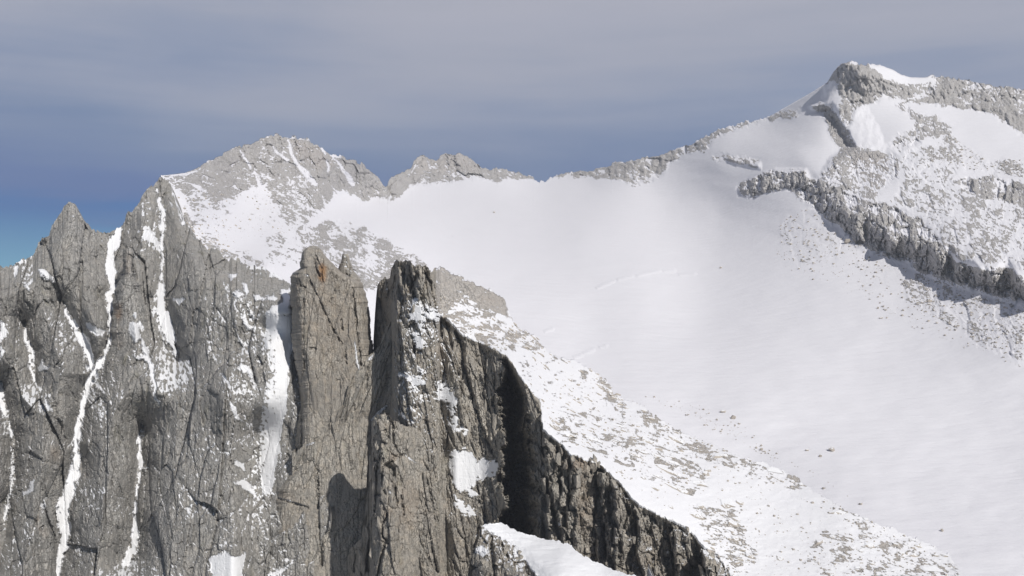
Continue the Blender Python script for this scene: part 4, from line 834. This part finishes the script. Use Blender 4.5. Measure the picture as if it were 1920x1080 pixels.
z2 = [(40,585,110,50),(190,690,110,60),(245,690,50,60),(40,715,60,50),(210,800,70,40),(225,880,60,60),(430,520,100,45),(130,440,120,50),(70,520,60,50),(570,590,40,30),(670,900,70,45),(740,870,40,20),(780,740,110,30),(940,915,70,30),(1175,970,60,40),(1110,960,40,25),(1200,920,50,30),(1270,1045,130,50),(1340,970,50,50),(730,1065,80,30),(890,945,40,25),(300,970,60,50),(920,765,40,20),(230,1010,40,30),(460,985,50,25)]
z3 = [(745,648,50,28),(820,698,80,20),(970,670,20,12),(1100,715,25,20),(1150,745,40,15),(1170,770,40,30),(1220,850,50,50),(1240,880,60,30),(1160,820,50,30),(1290,940,60,40),(970,875,40,18),(1080,900,90,20),(1000,912,40,15),(960,938,50,20),(1490,1030,60,40),(1440,980,40,35),(885,780,30,12),(780,765,40,12)]
lst = [(880 + x / 3, 720 + y / 3, w / 3, h / 3) for x, y, w, h in z5] + [(1300 + x / 2.842, 700 + y / 2.842, w / 2.842, h / 2.842) for x, y, w, h in z2] + [(780 + x / 3.375, 480 + y / 3.375, w / 3.375, h / 3.375) for x, y, w, h in z3]
cnt = 0
for i, (x, y, w, h) in enumerate(lst):
    place('rock_slab', random.choice(SLABS), crest, x, y, w * 1.1, min(6.5, max(3.5, h * 0.5)), depth=min(h * 2.0, w), lift=0.0, upz=0.15, parent=SLOPE)
# more slabs where the slope is stony
def edge_y(x): return float(np.interp(x, [p[0] for p in EDGE], [p[1] for p in EDGE]))
def in_poly(x, y, poly): return sd_poly(np.array([x]), np.array([y]), poly, 5)[0] < 0
zones = [(p, f) for f, p in SEX if f < 0.9]
pts = []
while len(pts) < 190:
    poly, f = random.choice(zones)
    x = random.uniform(min(a for a, b in poly), max(a for a, b in poly)); y = random.uniform(min(b for a, b in poly), max(b for a, b in poly))
    if in_poly(x, y, poly) and y < edge_y(x) - 4: pts.append((x, y))
for x, y in pts:
    w = 6 + 13 * random.random() ** 1.6; place('rock_slab', random.choice(SLABS), crest, x, y, w, w * random.uniform(0.22, 0.4), depth=w * random.uniform(0.5, 0.9), lift=0.05, parent=SLOPE)

# stones too small and too many to pick apart
def scatter(name, sheet, zones, n, smin, smax, label, parent=None):
    V = []; Fc = []
    base = []
    for me in BOULD[:4] + SLABS[:2]:
        base.append((np.array([v.co[:] for v in me.vertices]), [tuple(p.vertices) for p in me.polygons]))
    areas = []
    for poly, dens in zones:
        xs = [p[0] for p in poly]; ys = [p[1] for p in poly]
        areas.append((max(xs) - min(xs)) * (max(ys) - min(ys)) * dens)
    off = 0; c = 0; tries = 0
    while c < n and tries < n * 20:
        tries += 1
        poly, dens = random.choices(zones, areas)[0]
        xs = [p[0] for p in poly]; ys = [p[1] for p in poly]
        x = random.uniform(min(xs), max(xs)); y = random.uniform(min(ys), max(ys))
        if not in_poly(x, y, poly): continue
        P, nn, D = sheet.at(x, y); s = smin + (smax - smin) * random.random() ** 3; s *= D / F / 2
        vb, fb = random.choice(base); a = random.uniform(0, 6.28)
        ca, sa = math.cos(a), math.sin(a)
        X = vb[:, 0] * ca - vb[:, 1] * sa; Y = vb[:, 0] * sa + vb[:, 1] * ca
        V.append(np.c_[X * s, Y * s, vb[:, 2] * s * 0.9] + P + np.array([0, 0, s * 0.15]))
        for f in fb: Fc.append(tuple(i + off for i in f))
        off += len(vb); c += 1
    me = bpy.data.meshes.new(name); me.from_pydata(np.concatenate(V).tolist(), [], Fc); me.materials.append(M_ROCK)
    o = bpy.data.objects.new(name, me); COL.objects.link(o)
    if parent is not None: o.parent = parent; o['kind'] = 'stuff'
    else: tag(o, label, 'rocks', kind='stuff')
    return o
lowz = [(p, f) for f, p in EXPO if f < 0.45 ] + [([(1560,430),(1700,500),(1800,620),(1940,700),(1700,620),(1600,560),(1450,500),(1460,400)], 0.08)]
scatter('scattered_stones', bowl, lowz, 1500, 1.5, 6.5, 'small dark stones strewn on the snow below and beside the dark buttress')
scatter('scattered_stones', crest, [(p, f) for f, p in SEX if f < 0.9] + [([(970,620),(1120,700),(1500,900),(1800,1070),(1420,1080),(1200,940),(1020,780)], 0.1)], 1500, 1.5, 7, '', parent=SLOPE)
scatter('scattered_stones', bowl, [([(1120,690),(1200,740),(1320,800),(1480,880),(1400,800),(1330,762),(1200,738)], 0.1), ([(1380,830),(1500,880),(1620,950),(1540,890),(1440,840)], 0.1)], 130, 1.5, 6, 'small stones lying on the glacier just past the stony snow slope')

# single boulders out on the glacier
BL = [(1558,846,14,9,'largest lone dark boulder, out on the glacier above the snowy slope'),
 (1538,857,7,5,'small boulder just left of and below the largest lone boulder on the glacier'),
 (1514,845,8,4,'flat low stone on the glacier a little left of the largest lone boulder'),
 (1374,784,11,8,'dark boulder on the glacier above the middle of the snowy slope'),
 (1355,773,13,5,'long flat stone beside the dark boulder above the middle of the snowy slope'),
 (1427,844,7,6,'small stone on the glacier close above the crest of the snowy slope'),
 (1765,996,7,6,'lone dark stone near the lower right, past the end of the slope crest'),
 (1614,946,9,5,'stone lying just beyond the slope crest in the lower right'),
 (1545,916,9,5,'pale stone just past the crest, below the largest lone boulder'),
 (927,399,6,4,'tiny lone rock high on the smooth glacier below the far brown ridge'),
 (1352,503,6,4,'tiny lone rock in the middle of the glacier right of the broken snow crust'),
 (1651,597,9,3.5,'flat dark rock on the snow below the long dark buttress'),
 (1646,580,5,4,'little stone just above the flat dark rock below the buttress'),
 (1757,607,6,4,'small rock on the lower edge of the stony snow below the buttress'),
 (1743,566,12,6,'wedge shaped rock among the stones close below the dark buttress'),
 (1590,455,15,9,'boulder at the foot of the left end of the dark buttress')]
for x, y, w, h, lab in BL:
    o = place('boulder', random.choice(BOULD), bowl, x, y, w, h * 1.25, lift=0.25, tilt=5)
    tag(o, lab, 'boulder', group='single boulders on the glacier')
# rounded block perched on the pillar head
def block(sheet, x, y, w, h, d=None, lean=0.0, out=0.25, me=None, parent=None, name='rock_block'):
    """an upright block set in the rock: w wide, h tall, d deep (px at that distance)"""
    P, n, D = sheet.at(x, y); m = D / F; d = d or w
    M = Matrix.Rotation(R(random.uniform(-60, 60)), 4, 'Z') @ Matrix.Rotation(R(lean + random.uniform(-10, 10)), 4, 'Y') @ Matrix.Rotation(R(random.uniform(-12, 12)), 4, 'X') @ Matrix.Diagonal((w / 2 * m, d / 2 * m, h / 2 * m, 1))
    M.translation = Vector(P) + Vector((0, -1, 0)) * (d * m * (out - 0.16)) 
    o = bpy.data.objects.new(name, me or random.choice(BLOCK)); COL.objects.link(o); o.matrix_world = M; o.parent = parent; return o
block(pil, 717, 797, 20, 26, 20, out=0.35, me=BLOCK[1], parent=PILLAR)
for x, y, w, h in [(710,830,15,36),(727,835,12,26),(742,864,18,28),(697,885,11,50),(722,905,14,34),(740,905,10,30),(703,915,12,34),(730,950,12,26),(697,960,14,44),(712,985,13,40),(722,1000,10,24),(700,1030,15,50),(675,1045,16,40),(690,1000,12,30),(748,815,14,26),(762,838,14,20),(665,1060,14,34)]:
    block(pil, x, y, w, h, w, random.uniform(-5, 5), 0.08, parent=PILLAR)
# crest blocks and the rubble along the cliff edge
for x, y, w, h in [(742,505,10,30),(752,500,9,24),(764,503,10,30),(776,508,8,26),(789,512,10,30),(802,520,9,34),(712,548,9,34),(724,540,9,34),(735,560,9,40),(745,545,10,36),(760,545,9,40),(775,585,8,36),(812,545,8,36),(835,630,12,40),(852,660,12,46),(878,662,14,30),(895,690,16,34),(916,690,14,40),(932,700,12,44),(842,700,10,50),(870,720,12,50),(890,750,14,60),(912,770,12,50),(930,800,14,60),(905,830,14,40),(880,810,12,50)]:
    block(crest, x, y, w, h, w, random.uniform(-9, 4), 0.05, parent=CLIFF)
for i in range(95):
    x = random.uniform(1015, 1375); t = random.random() ** 1.5; y = edge_y(x) + 4 + t * 110
    if y > 1085: continue
    w = random.uniform(7, 17) * (1 - 0.25 * t); block(crest, x, y, w, w * random.uniform(1.1, 3.2 if x < 1150 else 2.0), w, random.uniform(-12, 8), random.uniform(-0.05, 0.08), parent=CLIFF)
for i in range(26):
    x = random.uniform(884, 1010); y = float(np.interp(x, [p[0] for p in FT], [p[1] for p in FT])) + random.uniform(12, 90)
    if in_poly(x, y, SN) or y > 1085: continue
    w = random.uniform(8, 17); block(ft, x, y, w, w * random.uniform(0.8, 1.6), w, random.uniform(-15, 15), 0.08, parent=FOOT)

# ------------------------------------------------------------------ low ground and air
bm = bmesh.new(); n_ = 40
vs = [[bm.verts.new((-2600 + 5200 * i / n_, -900 + 4250 * j / n_, -760 + 50 * math.sin(i * 1.3) * math.cos(j * 0.9))) for j in range(n_ + 1)] for i in range(n_ + 1)]
for i in range(n_):
    for j in range(n_): bm.faces.new((vs[i][j], vs[i + 1][j], vs[i + 1][j + 1], vs[i][j + 1])).smooth = True
me = bpy.data.meshes.new('valley_ground'); bm.to_mesh(me); bm.free(); me.materials.append(M_FAR)
o = bpy.data.objects.new('valley_ground', me); COL.objects.link(o); tag(o, 'valley ground far below the rock walls', 'ground', kind='structure')
HAZE = 0.0001
bm = bmesh.new(); bmesh.ops.create_cube(bm, size=1.0)
me = bpy.data.meshes.new('haze'); bm.to_mesh(me); bm.free()
hz = bpy.data.objects.new('haze', me); COL.objects.link(hz)
hz.scale = (5240, 4290, 1390); hz.location = (0, 1225, -125)
hm = bpy.data.materials.new('air'); hm.use_nodes = True; t = hm.node_tree; t.nodes.clear()
pv = N(t, 'ShaderNodeVolumePrincipled'); pv.inputs['Color'].default_value = (0.85, 0.9, 1.0, 1); pv.inputs['Density'].default_value = HAZE; pv.inputs['Anisotropy'].default_value = 0.2
mo = N(t, 'ShaderNodeOutputMaterial'); t.links.new(pv.outputs[0], mo.inputs['Volume']); me.materials.append(hm)
tag(hz, 'thin pale mountain haze over the whole scene', 'haze', kind='stuff')
